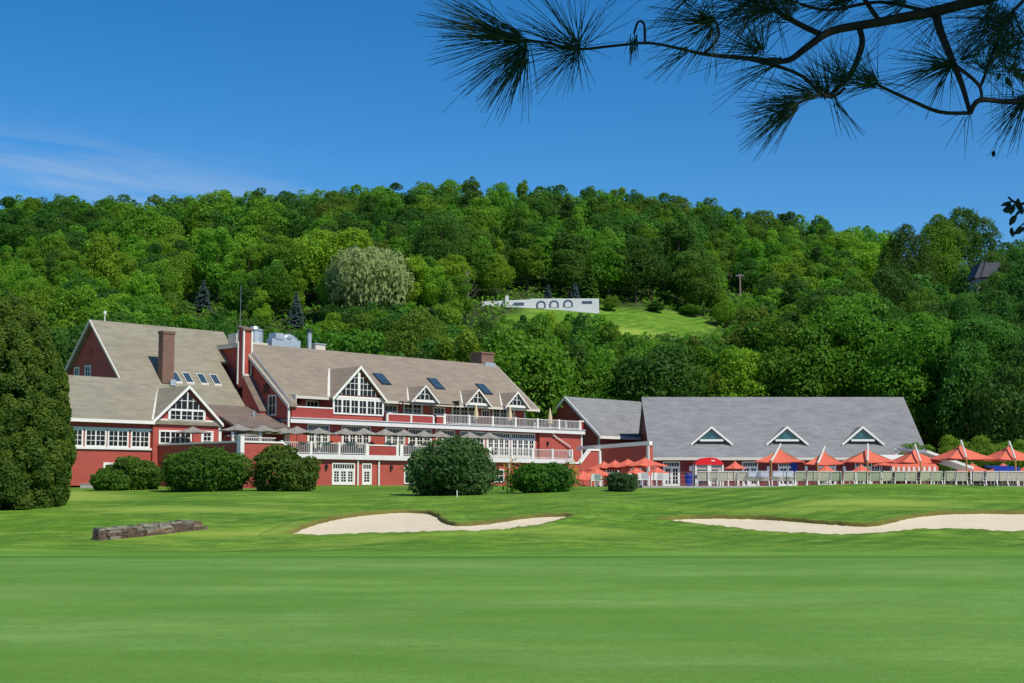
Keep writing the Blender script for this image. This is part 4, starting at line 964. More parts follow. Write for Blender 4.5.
build('curtain', MB().box(cx - hw + .08, cx + hw - .08, -118.85, -118.8, 2.0, 3.62).box(cx - hw, cx - .2, -117.25, -117.2, 3.2, 3.6).box(cx + .2, cx + hw, -117.25, -117.2, 3.2, 3.6), mat('grey_curtain', (.42, .40, .38), .9), cb)
# bin, grill
bx_ = at(688.5, 480, 112)[0]
bn = thing('waste_bin', 'blue waste bin standing left of the cabana', 'bin', WF, bx_, -112, 1.86)
build('body', MB().tube([(bx_, -112, 1.87), (bx_, -112, 2.72)], .25, .31, 12), BLUE, bn); build('lid', MB().tube([(bx_, -112, 2.72), (bx_, -112, 2.84)], .33, .26, 12), BLUE, bn); build('opening', MB().box(bx_ - .12, bx_ + .12, -111.72, -111.66, 2.6, 2.7), DARKMETAL, bn)
gx_ = at(698, 480, 112)[0]
gr = thing('grill_cart', 'black grill cart with spindly legs between the blue bin and cabana', 'grill', WF, gx_, -112, 1.86)
build('hood', MB().box(gx_ - .3, gx_ + .3, -112.3, -111.8, 2.4, 2.62).tube([(gx_ - .3, -112.05, 2.6), (gx_ + .3, -112.05, 2.6)], .12, n=8), DARKMETAL, gr)
for s in (-1, 1):
    for q in (-.2, .2): build('leg', MB().tube([(gx_ + s * .26, -112.05 + q, 1.87), (gx_ + s * .26, -112.05 + q, 2.4)], .025, n=5), DARKMETAL, gr)
build('shelf', MB().box(gx_ - .28, gx_ + .28, -112.25, -111.85, 2.02, 2.06), DARKMETAL, gr)
# blue towel hanging from umbrella
x, y, z = at(794, 460.5, 111.5)
single('hanging_towel', MB().slab([(x - .26, -111.5, z - .1), (x + .24, -111.5, z - .1), (x + .2, -111.42, z - .85), (x - .22, -111.55, z - .95)], .02).box(x - .26, x + .24, -111.52, -111.48, z - .75, z - .1), BLUE, 'blue towel hanging below the edge of the big orange umbrella', 'towel', WF, x, -111.5, z)
# striped awning hut
x0, x1 = at(893, 468, 116)[0], at(937, 468, 116)[0]
aw = thing('snack_hut', 'snack hut with scalloped red and white awning under a white sloping roof', 'hut', WF, (x0 + x1) / 2, -118, 1.86)
build('wall', MB().box(x0 + .3, x1 - .2, -120.5, -117.6, 1.86, 3.5), siding('hut_red', (.23, .035, .035), (.19, .03, .03)), aw)
build('awning', MB().slab([(x0, -117.6, 3.95), (x1, -117.6, 3.95), (x1 + .1, -115.9, 3.42), (x0 - .1, -115.9, 3.42)], .05), ORANGE, aw)
va, vb = MB(), MB(); nn = 18
for i in range(nn):
    a = x0 - .1 + (x1 - x0 + .2) * i / nn; wd = (x1 - x0 + .2) / nn
    (va if i % 2 else vb).prism([(a, 3.42), (a + wd, 3.42), (a + wd, 3.08), (a + wd * .5, 2.96), (a, 3.08)], 'b', -115.92, -115.88)
build('valance', va, ORANGE, aw); build('valance', vb, WHITE, aw)
rx0, rz0 = at(922, 450, 121)[0], at(922, 450.5, 121)[2]; rx1, rz1 = at(968, 467, 121)[0], at(968, 467, 121)[2]
build('roof', MB().slab([(rx0 - 1.5, -123.5, rz0 + .3), (rx0, -119.5, rz0), (rx1, -119.5, rz1), (rx1, -123.5, rz1)], .22).slab([(x0, -117.6, 4.1), (x1, -117.6, 4.1), (x1, -121, 4.5), (x0, -121, 4.5)], .15), WHITE, aw)
for a in (x0 + .1, x1, rx1 - .2): build('post', MB().box(a - .05, a + .05, -117.0, -116.9, 1.86, 3.4) if a < rx1 - .3 else MB().box(a - .05, a + .05, -119.7, -119.6, 1.86, rz1 - .2), WHITE, aw)
# blue canopy
x0, x1 = at(990, 470, 128)[0], at(1016, 470, 128)[0]
bc = thing('blue_canopy', 'flat blue fabric canopy on thin poles under the small umbrellas', 'canopy', WF, (x0 + x1) / 2, -128, 1.86)
build('fabric', MB().slab([(x0, -127, 3.5), (x1, -127, 3.5), (x1, -129.5, 3.7), (x0, -129.5, 3.7)], .08).box(x0, x1, -127.02, -126.98, 3.15, 3.45), BLUE, bc)
for a in (x0 + .05, x1 - .05):
    for bb in (-127.1, -129.4): build('pole', MB().tube([(a, bb, 1.87), (a, bb, 3.5)], .03, n=5), METAL, bc)

# white cafe chairs and tables near the stair wall
pc_ = thing('patio_chair', '', 'chair', WF, 0, 0, 0, 'white cafe chairs under orange umbrellas')
build('seat', MB().box(-.24, .24, -.24, .24, .42, .46), WHITE, pc_); build('backrest', MB().slab([(-.24, .22, .46), (.24, .22, .46), (.24, .34, .92), (-.24, .34, .92)], .03), WHITE, pc_)
for s in (-1, 1):
    for q in (-1, 1): build('leg', MB().tube([(s * .21, q * .21, 0), (s * .21, q * .21, .43)], .022, n=5), WHITE, pc_)
    build('armrest', MB().box(s * .26 - .03, s * .26 + .03, -.2, .25, .64, .67), WHITE, pc_)
for i, (px, D, rt) in enumerate(((593, 124, .3), (599, 122, -.4), (640, 120, .2), (646, 118, -.3), (652, 120, .5), (660, 122, -.2), (626, 126, .9), (665, 125, .1))):
    t_ = pc_ if i == 0 else copy_tree(pc_); t_.location = (at(px, 480, D)[0], D, float(ground(at(px, 480, D)[0], D)) + .02 if at(px, 480, D)[0] < 9.6 else 1.865); t_.rotation_euler.z = rt; t_.scale = (1.2,) * 3
    t_['label'] = 'white cafe chair, %s from the left between the white corner post and first pool door' % ord_[i]
tb = thing('cafe_table', '', 'table', WF, 0, 0, 0, 'white cafe tables under orange umbrellas')
build('tabletop', MB().tube([(0, 0, .72), (0, 0, .76)], .5, n=16), WHITE, tb); build('pedestal', MB().tube([(0, 0, 0), (0, 0, .72)], .04, n=8), DARKMETAL, tb); build('foot', MB().tube([(0, 0, 0), (0, 0, .04)], .3, .26, 12), DARKMETAL, tb)
for i, (px, D, lb) in enumerate(((596, 125, 'white cafe table left of the small round bush'), (643, 122, 'white cafe table right of the small round bush'), (656, 125, 'white cafe table nearest the first pool door'))):
    t_ = tb if i == 0 else copy_tree(tb); xx = at(px, 480, D)[0]; t_.location = (xx, D, 1.865 if xx > 9.6 else float(ground(xx, D)) + .02); t_['label'] = lb
# small white marker stake on the rough
x, y, z = hit(457, 497)
single('marker_stake', MB().tube([(x, -y, z - .1), (x, -y, z + .42)], .035, n=8).tube([(x, -y, z + .42), (x, -y, z + .47)], .035, .01, 8), WHITE, 'short white stake in front of the dark garden tree', 'stake', WF, x, -y, z)
x = at(88.5, 484, 119)[0]
t_ = thing('utility_box', 'low pale utility box against the red wall beside the conifer', 'box', WF, x, -118.6, 1.55)
build('cabinet', MB().box(x - .5, x + .5, -119, -118.4, 1.5, 2.0), CONC, t_); build('lid', MB().box(x - .54, x + .54, -119.04, -118.36, 2.0, 2.06), METAL, t_)

# ------------------------------------------------------------------ dry stone wall in the bank
p0 = hit(100, 540.5); p1 = hit(205, 529.5)
sw = thing('stone_wall', 'low dry stone wall set into the grassy bank', 'stone wall', WF, (p0[0] + p1[0]) / 2, -(p0[1] + p1[1]) / 2, p0[2])
random.seed(11); dx, dy = p1[0] - p0[0], p1[1] - p0[1]; Lw = math.hypot(dx, dy); ux, uy = dx / Lw, dy / Lw
stones = [MB(), MB(), MB()]
def stone(M_, s0, s1, z0, z1, dep):
    P = []
    for (s, d, z) in [(s0, 0, z0), (s1, 0, z0), (s1, .5, z0), (s0, .5, z0), (s0, 0, z1), (s1, 0, z1), (s1, .5, z1), (s0, .5, z1)]:
        s += random.uniform(-.03, .03); d += dep + random.uniform(-.04, .04); z += random.uniform(-.02, .02)
        P.append((p0[0] + ux * s - uy * d, -(p0[1] + uy * s + ux * d), z))
    M_.add(P, [(0, 3, 2, 1), (4, 5, 6, 7), (0, 1, 5, 4), (1, 2, 6, 5), (2, 3, 7, 6), (3, 0, 4, 7)])
zb = -.02
for lay in range(6):
    s = random.uniform(-.1, 0); hgt = .15 + .02 * random.random()
    while s < Lw:
        wd = random.uniform(.3, .95); mid = s + wd / 2; f = mid / Lw
        base = float(ground(p0[0] + ux * mid, p0[1] + uy * mid)); top = .74 - .04 * f - .4 * max(0, f - .9) / .1
        gap = (abs(f - .23) < .03 and lay == 0) or (abs(f - .60) < .025 and lay in (0, 1, 2))
        if lay * .155 < top and not gap:
            stone(stones[random.choice((0, 0, 1, 1, 2)) if lay < 4 else 2], s, s + wd - .025, base - .15 + lay * .155, base - .15 + lay * .155 + hgt, random.uniform(-.03, .03) + lay * .02)
        s += wd
for M_, m_ in zip(stones, (STONEA, STONEB, STONEC)): build('stones', M_, m_, sw)
cb_ = MB(); cb_.add([(p0[0] + ux * s - uy * d, -(p0[1] + uy * s + ux * d), p0[2] * (1 - s / Lw) + p1[2] * s / Lw + z) for z in (-.3, .42) for s in (0.1, Lw * .9) for d in (.22, .6)], [(0, 1, 3, 2), (4, 5, 7, 6), (0, 1, 5, 4), (2, 3, 7, 6), (0, 2, 6, 4), (1, 3, 7, 5)])
build('backing', cb_, mat('dark_earth', (.025, .018, .012)), sw)

# ------------------------------------------------------------------ foliage
rng = np.random.default_rng(7)
def leaf_quads(P, Nrm, size, aspect=1.6, droop=None):
    n = len(P); Nrm = Nrm / np.linalg.norm(Nrm, axis=1, keepdims=True)
    rv = rng.normal(size=(n, 3)); T = np.cross(Nrm, rv); T /= np.linalg.norm(T, axis=1, keepdims=True) + 1e-9
    if droop is not None: T = droop / np.linalg.norm(droop, axis=1, keepdims=True)
    Bt = np.cross(Nrm, T); Bt /= np.linalg.norm(Bt, axis=1, keepdims=True) + 1e-9
    s = (size * rng.uniform(.6, 1.35, n))[:, None]
    bend = Nrm * s * .18
    v = np.stack([P - T * s * aspect / 2, P + Bt * s * .5 + bend, P + T * s * aspect / 2, P - Bt * s * .5 + bend], 1).reshape(-1, 3)
    return v, np.arange(4 * n).reshape(n, 4)
def crown_points(W, H, z0, nl, nleaf, seed, taper=0.0, lobe=.30, dome=False):
    g = np.random.default_rng(seed); C, RR = [], []
    for i in range(nl):
        th = g.uniform(0, 2 * math.pi); v = g.uniform(-.92, 1) if not dome or i % 4 else g.uniform(-.97, -.7); rad = (math.sqrt(max(0, 1 - v * v)) if not dome or v > -.2 else .98 + .1 * v) * (g.uniform(.35, 1) ** (.5 if not dome else .3))
        k = 1 - taper * (v * .5 + .5)
        r = W * lobe * g.uniform(.5, 1.1) * (1 - .35 * max(0, v)) * (.6 + .4 * k)
        C.append((math.cos(th) * rad * (W / 2 - r * .75) * k, math.sin(th) * rad * (W / 2 - r * .75) * k, z0 + H / 2 + v * (H / 2 - r * .8))); RR.append(r)
    C = np.array(C); RR = np.array(RR); p = RR ** 2 / np.sum(RR ** 2)
    li = g.choice(nl, nleaf, p=p)
    d = g.normal(size=(nleaf, 3)); d[:, 2] += .35; d /= np.linalg.norm(d, axis=1, keepdims=True)
    # sub-clumps on each lobe
    ph = g.uniform(0, 6.28, (nl, 3)); bump = 1 + .13 * np.sin(5 * d[:, 0] + ph[li, 0]) * np.sin(5 * d[:, 1] + ph[li, 1]) + .10 * np.sin(9 * d[:, 2] + ph[li, 2])
    rr_ = RR[li] * bump * (1 - np.abs(g.normal(0, .17 if dome else .22, nleaf)) + g.normal(0, .05, nleaf) + (np.maximum(0, g.normal(-.1, .16, nl))[li] if dome else 0))
    P = C[li] + d * rr_[:, None] * np.array([1, 1, .8])
    # drop leaves buried in other lobes
    keep = np.ones(nleaf, bool)
    for k in range(nl):
        dd = np.linalg.norm((P - C[k]) / np.array([1, 1, .8]), axis=1); keep &= ~((dd < RR[k] * .62) & (li != k))
    keep &= (P[:, 2] > z0 - .02 * H)
    P, d, li = P[keep], d[keep], li[keep]
    nr2 = d + g.normal(0, .7, d.shape); nr2[:, 2] += .35
    tint = np.clip(g.uniform(0, 1, nl)[li] * .6 + g.uniform(0, .4, len(li)), 0, 1)
    return P, nr2, tint, C, RR
def foliage_mesh(name, P, nr2, tint, size, aspect=1.6, extra=None, mats=(None,), droop=None):
    v, f = leaf_quads(P, nr2, size, aspect, droop); mi = np.zeros(len(f), np.int32); tt = tint
    if extra is not None:
        ev = np.array(extra.v, float); ef = [q for q in extra.f if len(q) == 4]
        ef = np.array(ef) + len(v); v = np.concatenate([v, ev]); f = np.concatenate([f, ef]); mi = np.concatenate([mi, np.ones(len(ef), np.int32)]); tt = np.concatenate([tt, np.zeros(len(ef))])
    me = npmesh(name, v, f)
    at_ = me.attributes.new('tint', 'FLOAT', 'FACE'); at_.data.foreach_set('value', tt.astype(np.float32))
    for m in mats: me.materials.append(m)
    me.polygons.foreach_set('material_index', mi); return me
def trunk_mb(h, r, C, RR, nlimb, seed=0, cut=.75):
    g = random.Random(seed); M_ = MB(); top = (g.uniform(-.3, .3), g.uniform(-.3, .3), h * cut)
    M_.tube([(0, 0, -.5), (0.05, 0, h * .12), (top[0] * .5, top[1] * .5, h * .4), top], r, r * .3, 7)
    order = sorted(range(len(C)), key=lambda i: -RR[i])[:nlimb]
    for i in order:
        z = min(C[i][2] * .62, h * .6); s = z / (h * cut)
        M_.tube([(top[0] * s, top[1] * s, z), ((C[i][0]) * .5, (C[i][1]) * .5, z + (C[i][2] - z) * .45), (C[i][0], C[i][1], C[i][2])], r * .35, r * .06, 5)
    return M_
# (a) forest prototypes, 12 m nominal height, about 9.5 m wide
def decid(seed, W, H, z0, nl, n, size, taper=0., lobe=.3):
    nl, n, size, lobe = int(nl * 1.5), n * 3, size * .54, lobe * .84
    P, nr2, ti, C, RR = crown_points(W, H - z0, z0, nl, n, seed, taper, lobe)
    return foliage_mesh('broadleaf_tree', P, nr2, ti, size, extra=trunk_mb(H, .28, C, RR, 5, seed), mats=(LEAF['mid'], BARK))
PROTO = [decid(21, 10, 12, 1.8, 26, 5200, .46), decid(22, 8.5, 12.5, 1.5, 24, 4800, .46, .35), decid(23, 10.5, 11, 1.6, 30, 5400, .46, 0, .26), decid(24, 9, 13, 1.5, 28, 5200, .46, .2, .27), decid(25, 11, 12, 2, 22, 5000, .5, .1, .34), decid(26, 7.5, 12.5, 1.3, 22, 4400, .44, .5, .3), decid(27, 9.5, 12, .8, 50, 13000, .28, .15, .24), decid(28, 10.5, 12, .8, 56, 14000, .28, 0, .22)]
def conifer_points(H, W, seed, levels=26, z0=.6):
    g = np.random.default_rng(seed); P, Nn, T = [], [], []
    for l in range(levels):
        f = l / (levels - 1); z = z0 + (H - z0) * f; r = (W / 2) * (1 - f) ** .9 + .08; nb = int(7 + 9 * (1 - f))
        for b_ in range(nb):
            th = g.uniform(0, 6.283); L = r * g.uniform(.75, 1.1); k = max(3, int(L * 9))
            s = np.sort(g.uniform(.15, 1, k)); x = np.cos(th) * L * s; y = np.sin(th) * L * s
            zz = z - .28 * L * s + .10 * L * s ** 2 + g.normal(0, .04, k)
            P.append(np.stack([x + g.normal(0, .10, k), y + g.normal(0, .10, k), zz], 1)); Nn.append(np.stack([np.cos(th) * .5 + g.normal(0, .4, k), np.sin(th) * .5 + g.normal(0, .4, k), np.ones(k)], 1)); T.append(s * .7 + g.uniform(0, .3, k))
    return np.concatenate(P), np.concatenate(Nn), np.concatenate(T)
def conifer(seed, H, W, size=.34, levels=26, name='spruce_tree', m=None):
    P, nn_, tt = conifer_points(H, W, seed, levels); tm = MB(); tm.tube([(0, 0, -.3), (0, 0, H * .5), (0, 0, H * .97)], .2, .03, 6)
    return foliage_mesh(name, P, nn_, tt, size, 1.8, extra=tm, mats=(m or LEAF['blue'], BARK))
SPR = conifer(5, 10, 5)

# near trees and shrubs are things with crown and trunk
def near_tree(name, label, cat, x, y, W, H, z0, nl, n, size, m, seed, taper=0, lobe=.3, trunk_r=.3, group=None, stems=1, cut=.75, sc_=(1, 1, 1), dome=True):
    z = float(ground(x, y)); P, nr2, ti, C, RR = crown_points(W, H - z0, z0, nl, n, seed, taper, lobe, dome)
    t_ = thing(name, label, cat, WF, x, -y, z - .05, group); OFF[t_.name] = (0, 0, 0)
    P = P - np.array([0, 0, .04 * H + .08]) * (1 if dome else 0); me = foliage_mesh('crown', P * np.array(sc_), nr2, ti, size, mats=(m,)); o = bpy.data.objects.new('crown', me); col.objects.link(o); o.parent = t_
    tm = trunk_mb(H, trunk_r, C, RR, 7, seed, cut); tm.v = [(p[0], -p[1], p[2]) for p in tm.v]
    build('trunk' if stems == 1 else 'stems', tm, BARK, t_); return t_
def ppos(px, py, D): return at(px, py, D)[0], D
def shrub(label, px0, px1, ptop, pbase, D, m, seed, n=9000, nl=26, size=.15, name='shrub', taper=.0, lobe=.26, group=None):
    cx_ = (px0 + px1) / 2; x = at(cx_, pbase, D)[0]; W = (px1 - px0) / FPX * D; z = float(ground(x, D)); H = at(cx_, ptop, D)[2] - z
    return near_tree(name, label, 'shrub', x, D, W * 1.0, H, .03, nl, int(n * 2.2), size, m, seed, taper, lobe, .10, group, stems=3, cut=.6)
shrub('dark green shrub beside the wing wall, the lower left one of the pair', 91, 127, 464, 494, 111, LEAF['shrub'], 31, 6000, 18)
shrub('wide dark green shrub in front of the window band of the low wing', 104, 161, 453, 492, 113.5, LEAF['shrub'], 32, 10000, 26)
shrub('largest dark rounded shrub below the gable of low wing', 164, 251, 441, 492, 109, LEAF['shrub'], 33, 16000, 34)
shrub('yellow-green tipped rounded shrub below the beige umbrellas', 252, 318, 441, 493, 108, leafmat('tipped_shrub', (.045, .10, .015), (.15, .20, .022), .1), 34, 13000, 30)
shrub('wide dark shrub in front of the stair wall, right of garden tree', 511, 574, 459.5, 496, 103, LEAF['shrub'], 36, 11000, 26, .15)
shrub('small round grey-green bush near the orange cafe umbrellas', 608, 637, 467, 496, 101, leafmat('greygreen_shrub', (.045, .10, .03), (.09, .16, .05), .1), 37, 5500, 20, .11, lobe=.33)
# garden tree-like shrub
xg, Dg = at(452, 497, 102)[0], 102
near_tree('garden_tree', 'dark multi-stemmed garden tree hiding part of the lower deck', 'tree', xg, Dg, 6.5, 4.6, .08, 42, 30000, .16, leafmat('garden_tree_leaves', (.045, .100, .020), (.13, .21, .06), .1), 38, 0, .24, .14, stems=3, cut=.6, sc_=(1, .8, 1))
# big conifer-like tree at the left
xl, Dl = at(8, 505, 92)[0], 92
def cedar():
    g = np.random.default_rng(61); H, RW = 13.5, 3.95; prof = lambda f: np.interp(f, [0, .06, .18, .36, .52, .68, .82, .93, 1], [.84, .94, 1, 1, .93, .78, .55, .30, .06]) * RW
    k = 520; f = g.uniform(.01, .98, k) ** 1.1; th = g.uniform(-math.pi, math.pi, k); cr = g.uniform(.38, .85, k) * (1 - .35 * f); rr_ = prof(f) - cr * g.uniform(.5, 1.0, k)
    C = np.stack([rr_ * np.cos(th), rr_ * np.sin(th), f * H], 1); n = 150000; li = g.choice(k, n, p=cr ** 2 / np.sum(cr ** 2))
    d = g.normal(size=(n, 3)); d += np.stack([np.cos(th), np.sin(th), np.full(k, .5)], 1)[li] * .8; d /= np.linalg.norm(d, axis=1, keepdims=True)
    P = C[li] + d * (cr[li] * (1 - np.abs(g.normal(0, .2, n))))[:, None] * np.array([1, 1, 1.35]); P[:, 2] = np.maximum(P[:, 2], -.05)
    nn_ = d + g.normal(0, .6, (n, 3)); nn_[:, 2] += .3
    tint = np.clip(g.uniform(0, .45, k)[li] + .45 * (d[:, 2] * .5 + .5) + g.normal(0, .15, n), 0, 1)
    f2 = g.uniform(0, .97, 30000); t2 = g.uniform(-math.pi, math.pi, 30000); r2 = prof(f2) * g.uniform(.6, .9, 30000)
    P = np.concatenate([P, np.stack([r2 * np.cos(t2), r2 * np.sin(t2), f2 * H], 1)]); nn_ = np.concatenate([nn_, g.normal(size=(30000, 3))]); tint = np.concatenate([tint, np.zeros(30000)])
    z = float(ground(xl + .1, Dl)); t_ = thing('cedar_tree', 'tall dense cedar with olive-tipped foliage at the left edge', 'tree', WF, xl - .1, -Dl, z); OFF[t_.name] = (0, 0, 0)
    me = foliage_mesh('crown', P, nn_, tint, .13, mats=(LEAF['cedar'],)); o = bpy.data.objects.new('crown', me); col.objects.link(o); o.parent = t_
    build('trunk', MB().tube([(0, 0, -.3), (0, 0, H * .5), (0, 0, H * .9)], .35, .08, 8), BARK, t_)
cedar()
# orange flowers behind wide shrub
def blossoms(label, px, D, y_, seed):
    x, _, z = at(px, y_, D); g = np.random.default_rng(seed); n = 70
    P = g.normal(size=(n, 3)) * np.array([.35, .25, .22]) + (0, 0, .95); me = foliage_mesh('blooms', P, g.normal(size=(n, 3)), g.uniform(0, 1, n), .1, mats=(leafmat('orange_petals', (.55, .20, .02), (.7, .35, .03), .1),))
    zz = float(ground(x, D)); t_ = thing('flower_clump', label, 'flowers', WF, x, -D, zz, 'orange flower clumps'); OFF[t_.name] = (0, 0, 0); o = bpy.data.objects.new('blooms', me); col.objects.link(o); o.parent = t_
    t_.scale = (1, 1, max(.5, (z - zz) / 1.0))
    P2 = g.normal(size=(300, 3)) * np.array([.35, .25, .3]) + (0, 0, .45); me = foliage_mesh('leaves', P2, g.normal(size=(300, 3)), g.uniform(0, 1, 300), .12, mats=(LEAF['mid'],)); o = bpy.data.objects.new('leaves', me); col.objects.link(o); o.parent = t_
blossoms('clump of orange flowers left of the wide dark shrub', 512, 106, 468, 3); blossoms('clump of orange flowers right of the wide dark shrub', 570, 106, 468, 4)

# --- special hillside trees
def place_mesh(name, me, px, pybase, pytop, wpx, label, cat, m=None, group=None, D=None):
    x, y, z = hit(px, pybase, 172) if D is None else (at(px, pybase, D)[0], D, float(ground(at(px, pybase, D)[0], D)))
    H = at(px, pytop, y)[2] - z; W = wpx / FPX * y
    o = bpy.data.objects.new(name, me); col.objects.link(o); bb = np.array(me.vertices.id_data.get('dims', (1, 1, 1)))
    co = np.empty(len(me.vertices) * 3, np.float32); me.vertices.foreach_get('co', co); co = co.reshape(-1, 3)
    mw = co[:, 0].max() - co[:, 0].min(); mh = co[:, 2].max()
    o.location = (x, y, z - .2); o.scale = (W / mw, W / mw, H / mh); o.rotation_euler.z = rng.uniform(0, 6)
    if m is not None: o.material_slots[0].link = 'OBJECT'; o.material_slots[0].material = m
    return tag(o, label, cat, group)
place_mesh('spruce_tree', SPR, 203, 311, 279, 26, 'blue-green spruce above the brick chimney of the barn', 'tree', LEAF['blue'])
place_mesh('spruce_tree', SPR, 296, 327, 291, 26, 'blue-green spruce behind the slim flue pipe on the clubhouse roof', 'tree', LEAF['blue'])
place_mesh('spruce_tree', SPR, 548, 302, 283, 15, 'small blue spruce behind the middle of the grey terrace wall', 'tree', LEAF['blue'])
place_mesh('spruce_tree', SPR, 575, 302, 278, 15, 'blue spruce behind the right part of grey terrace wall', 'tree', LEAF['blue'])
place_mesh('spruce_tree', SPR, 591, 303, 259, 24, 'tallest blue spruce behind the right end of the grey terrace wall', 'tree', LEAF['dark'])
# willow
def willow():
    P, nr2, ti, C, RR = crown_points(17, 13, 2.6, 34, 9000, 77, .15, .24)
    g = np.random.default_rng(78); k = 3200; li = g.integers(0, len(C), k); th = g.uniform(0, 6.283, k)
    base = C[li] + np.stack([np.cos(th) * RR[li], np.sin(th) * RR[li], -g.uniform(-.3, 1.2, k) * RR[li]], 1); base[:, 2] = np.maximum(base[:, 2], .8)
    P = np.concatenate([P, base]); nr2 = np.concatenate([nr2, np.stack([np.cos(th), np.sin(th), np.full(k, .2)], 1)]); ti = np.concatenate([ti, g.uniform(.3, 1, k)])
    dr = np.concatenate([g.normal(size=(len(P) - k, 3)) + (0, 0, -.6), np.tile((0.05, 0.02, -1.), (k, 1)) + g.normal(0, .12, (k, 3))])
    nr2 = nr2 - dr * (np.sum(nr2 * dr, 1) / np.sum(dr * dr, 1))[:, None]
    return foliage_mesh('willow_tree', P, nr2, ti, .42, 2.3, extra=trunk_mb(14, .5, C, RR, 7, 5), mats=(LEAF['willow'], BARK), droop=dr)
place_mesh('willow_tree', willow(), 370, 322, 243, 97, 'large pale grey-green willow on the hillside above the big dormer', 'tree')
# bright shrubs beyond the pool's east end
for k, (px, ptop, wd, D, key, lb) in enumerate(((917, 440, 50, 158, 'lime', 'lime green rounded shrub right behind the pool building roof end'), (985, 432, 60, 150, 'lime', 'lime green shrub mass behind the two right umbrellas'), (955, 432, 44, 156, 'bright', 'bright green shrub between the two lime green shrubs'), (1016, 437, 52, 158, 'mid', 'mid green shrub at the right edge behind the last umbrella'))):
    place_mesh('background_shrub', PROTO[(k * 2) % 6], px, 486, ptop, wd, lb, 'shrub', LEAF[key], 'shrubs east of the pool', D=D)

# --- hill terrace wall, utility pole, house
x0, y0, z0 = hit(484, 311, 200); x1, y1, z1 = hit(598, 309, 200); yw = (y0 + y1) / 2
XA, XB = at(482, 300, yw)[0], at(599, 300, yw)[0]
tw = thing('terrace_wall', 'long pale grey wall with arches and slots above the hillside meadow', 'wall', WF, (XA + XB) / 2, -yw, z0)
zt0, zt1 = at(482, 301, yw)[2], at(599, 297, yw)[2]; zb0 = at(482, 311.5, yw)[2] - 3
XM = at(530, 300, yw)[0]
zk = lambda x: zt0 + (zt1 - zt0) * (x - XA) / (XB - XA)
build('wall', MB().prism([(XA, zb0), (XM, zb0), (XM, zk(XM) + .0), (XA, zk(XA) - .1)], 'b', -yw - .8, -yw).prism([(XM + .02, zb0), (XB, zb0), (XB, zk(XB) - .3), (XM + .02, zk(XM) + .15)], 'b', -yw - .8, -yw + .02), GREYWALL, tw)
px_, pz_ = at(507, 298, yw)[0], at(507, 299.5, yw)[2]
build('pillar', MB().box(px_ - .35, px_ + .35, -yw - .6, -yw + .25, zb0, pz_ + .5).box(px_ - .25, px_ + .25, -yw - .5, -yw + .15, pz_ + .5, pz_ + .8), GREYWALL, tw)
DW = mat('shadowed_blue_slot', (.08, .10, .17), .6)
for px, py in ((541, 304), (554, 303.5), (568, 303)):
    xx, zz = at(px, py, yw)[0], at(px, py, yw)[2]
    arc = [(xx + .95 * math.cos(k * math.pi / 8), zz - .1 + .75 * math.sin(k * math.pi / 8)) for k in range(9)]; arc2 = [(xx + .6 * math.cos(k * math.pi / 8), zz - .25 + .5 * math.sin(k * math.pi / 8)) for k in range(9)]
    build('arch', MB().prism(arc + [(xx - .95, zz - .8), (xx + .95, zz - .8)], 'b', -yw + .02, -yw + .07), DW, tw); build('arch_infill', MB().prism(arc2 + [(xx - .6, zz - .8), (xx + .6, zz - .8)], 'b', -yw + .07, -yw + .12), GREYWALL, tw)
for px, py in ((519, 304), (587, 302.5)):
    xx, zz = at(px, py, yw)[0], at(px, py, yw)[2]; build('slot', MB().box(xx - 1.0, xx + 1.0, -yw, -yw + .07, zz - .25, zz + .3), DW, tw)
x, y, z = hit(740, 296, 200)
zt = at(740, 274, y)[2]; x = at(740, 285, y)[0]
up = thing('utility_pole', 'pale utility pole with a crossarm rising from the hillside trees', 'utility pole', WF, x, -y, z)
build('pole', MB().tube([(x, -y, z - .5), (x, -y, zt)], .24, .18, 8), PALEBARK, up); build('crossarm', MB().box(x - .95, x + .95, -y - .08, -y + .08, zt - .55, zt - .35), PALEBARK, up)
for q in (-.8, -.3, .3, .8): build('insulator', MB().tube([(x + q, -y, zt - .35), (x + q, -y, zt - .1)], .07, n=6), METAL, up)
# house half hidden in the trees
D_ = 262; x, _, zE = at(986, 277, D_); zg = float(ground(x, D_)); zR = at(986, 263, D_)[2]
hs_ = thing('hillside_house', 'grey house with steep dark roof half hidden among trees at the upper right', 'building', WF, x, -D_, zg)
build('wall', MB().box(x - 1.8, x + 3.4, -D_ - 4, -D_, zg - 1, zE), mat('grey_siding', (.33, .32, .33)), hs_)
build('roof', MB().prism([(x - 2.3, zE - .2), (x + 3.8, zE - .2), (x + 2.6, zR), (x - 1.0, zR)], 'b', -D_ - 4.5, -D_ + .5).prism([(x - 1.2, zE - .1), (x + 1.0, zE - .1), (x - .1, zR + .4)], 'b', -D_ - 1, -D_ + .8), mat('dark_slate', (.10, .10, .115)), hs_)
window(hs_, 'b', -D_, x - .9, x + .1, zE - 2.3, zE - .9, 2, 2, .1); window(hs_, 'b', -D_, x + 1.3, x + 2.4, zE - 2.3, zE - .9, 2, 2, .1)

for k, (px, pb, pt, wd, key, lb) in enumerate(((611, 311, 294, 20, 'olive', 'round olive bush at the right end of the grey terrace wall'), (655, 312, 300, 22, 'dark', 'dark bush on the upper edge of meadow right of the wall'), (690, 316, 303, 26, 'mid', 'mid green bush on the upper edge of meadow, far right'))):
    place_mesh('hillside_bush', PROTO[k % 6], px, pb, pt, wd, lb, 'bush', LEAF[key], 'bushes around the meadow')
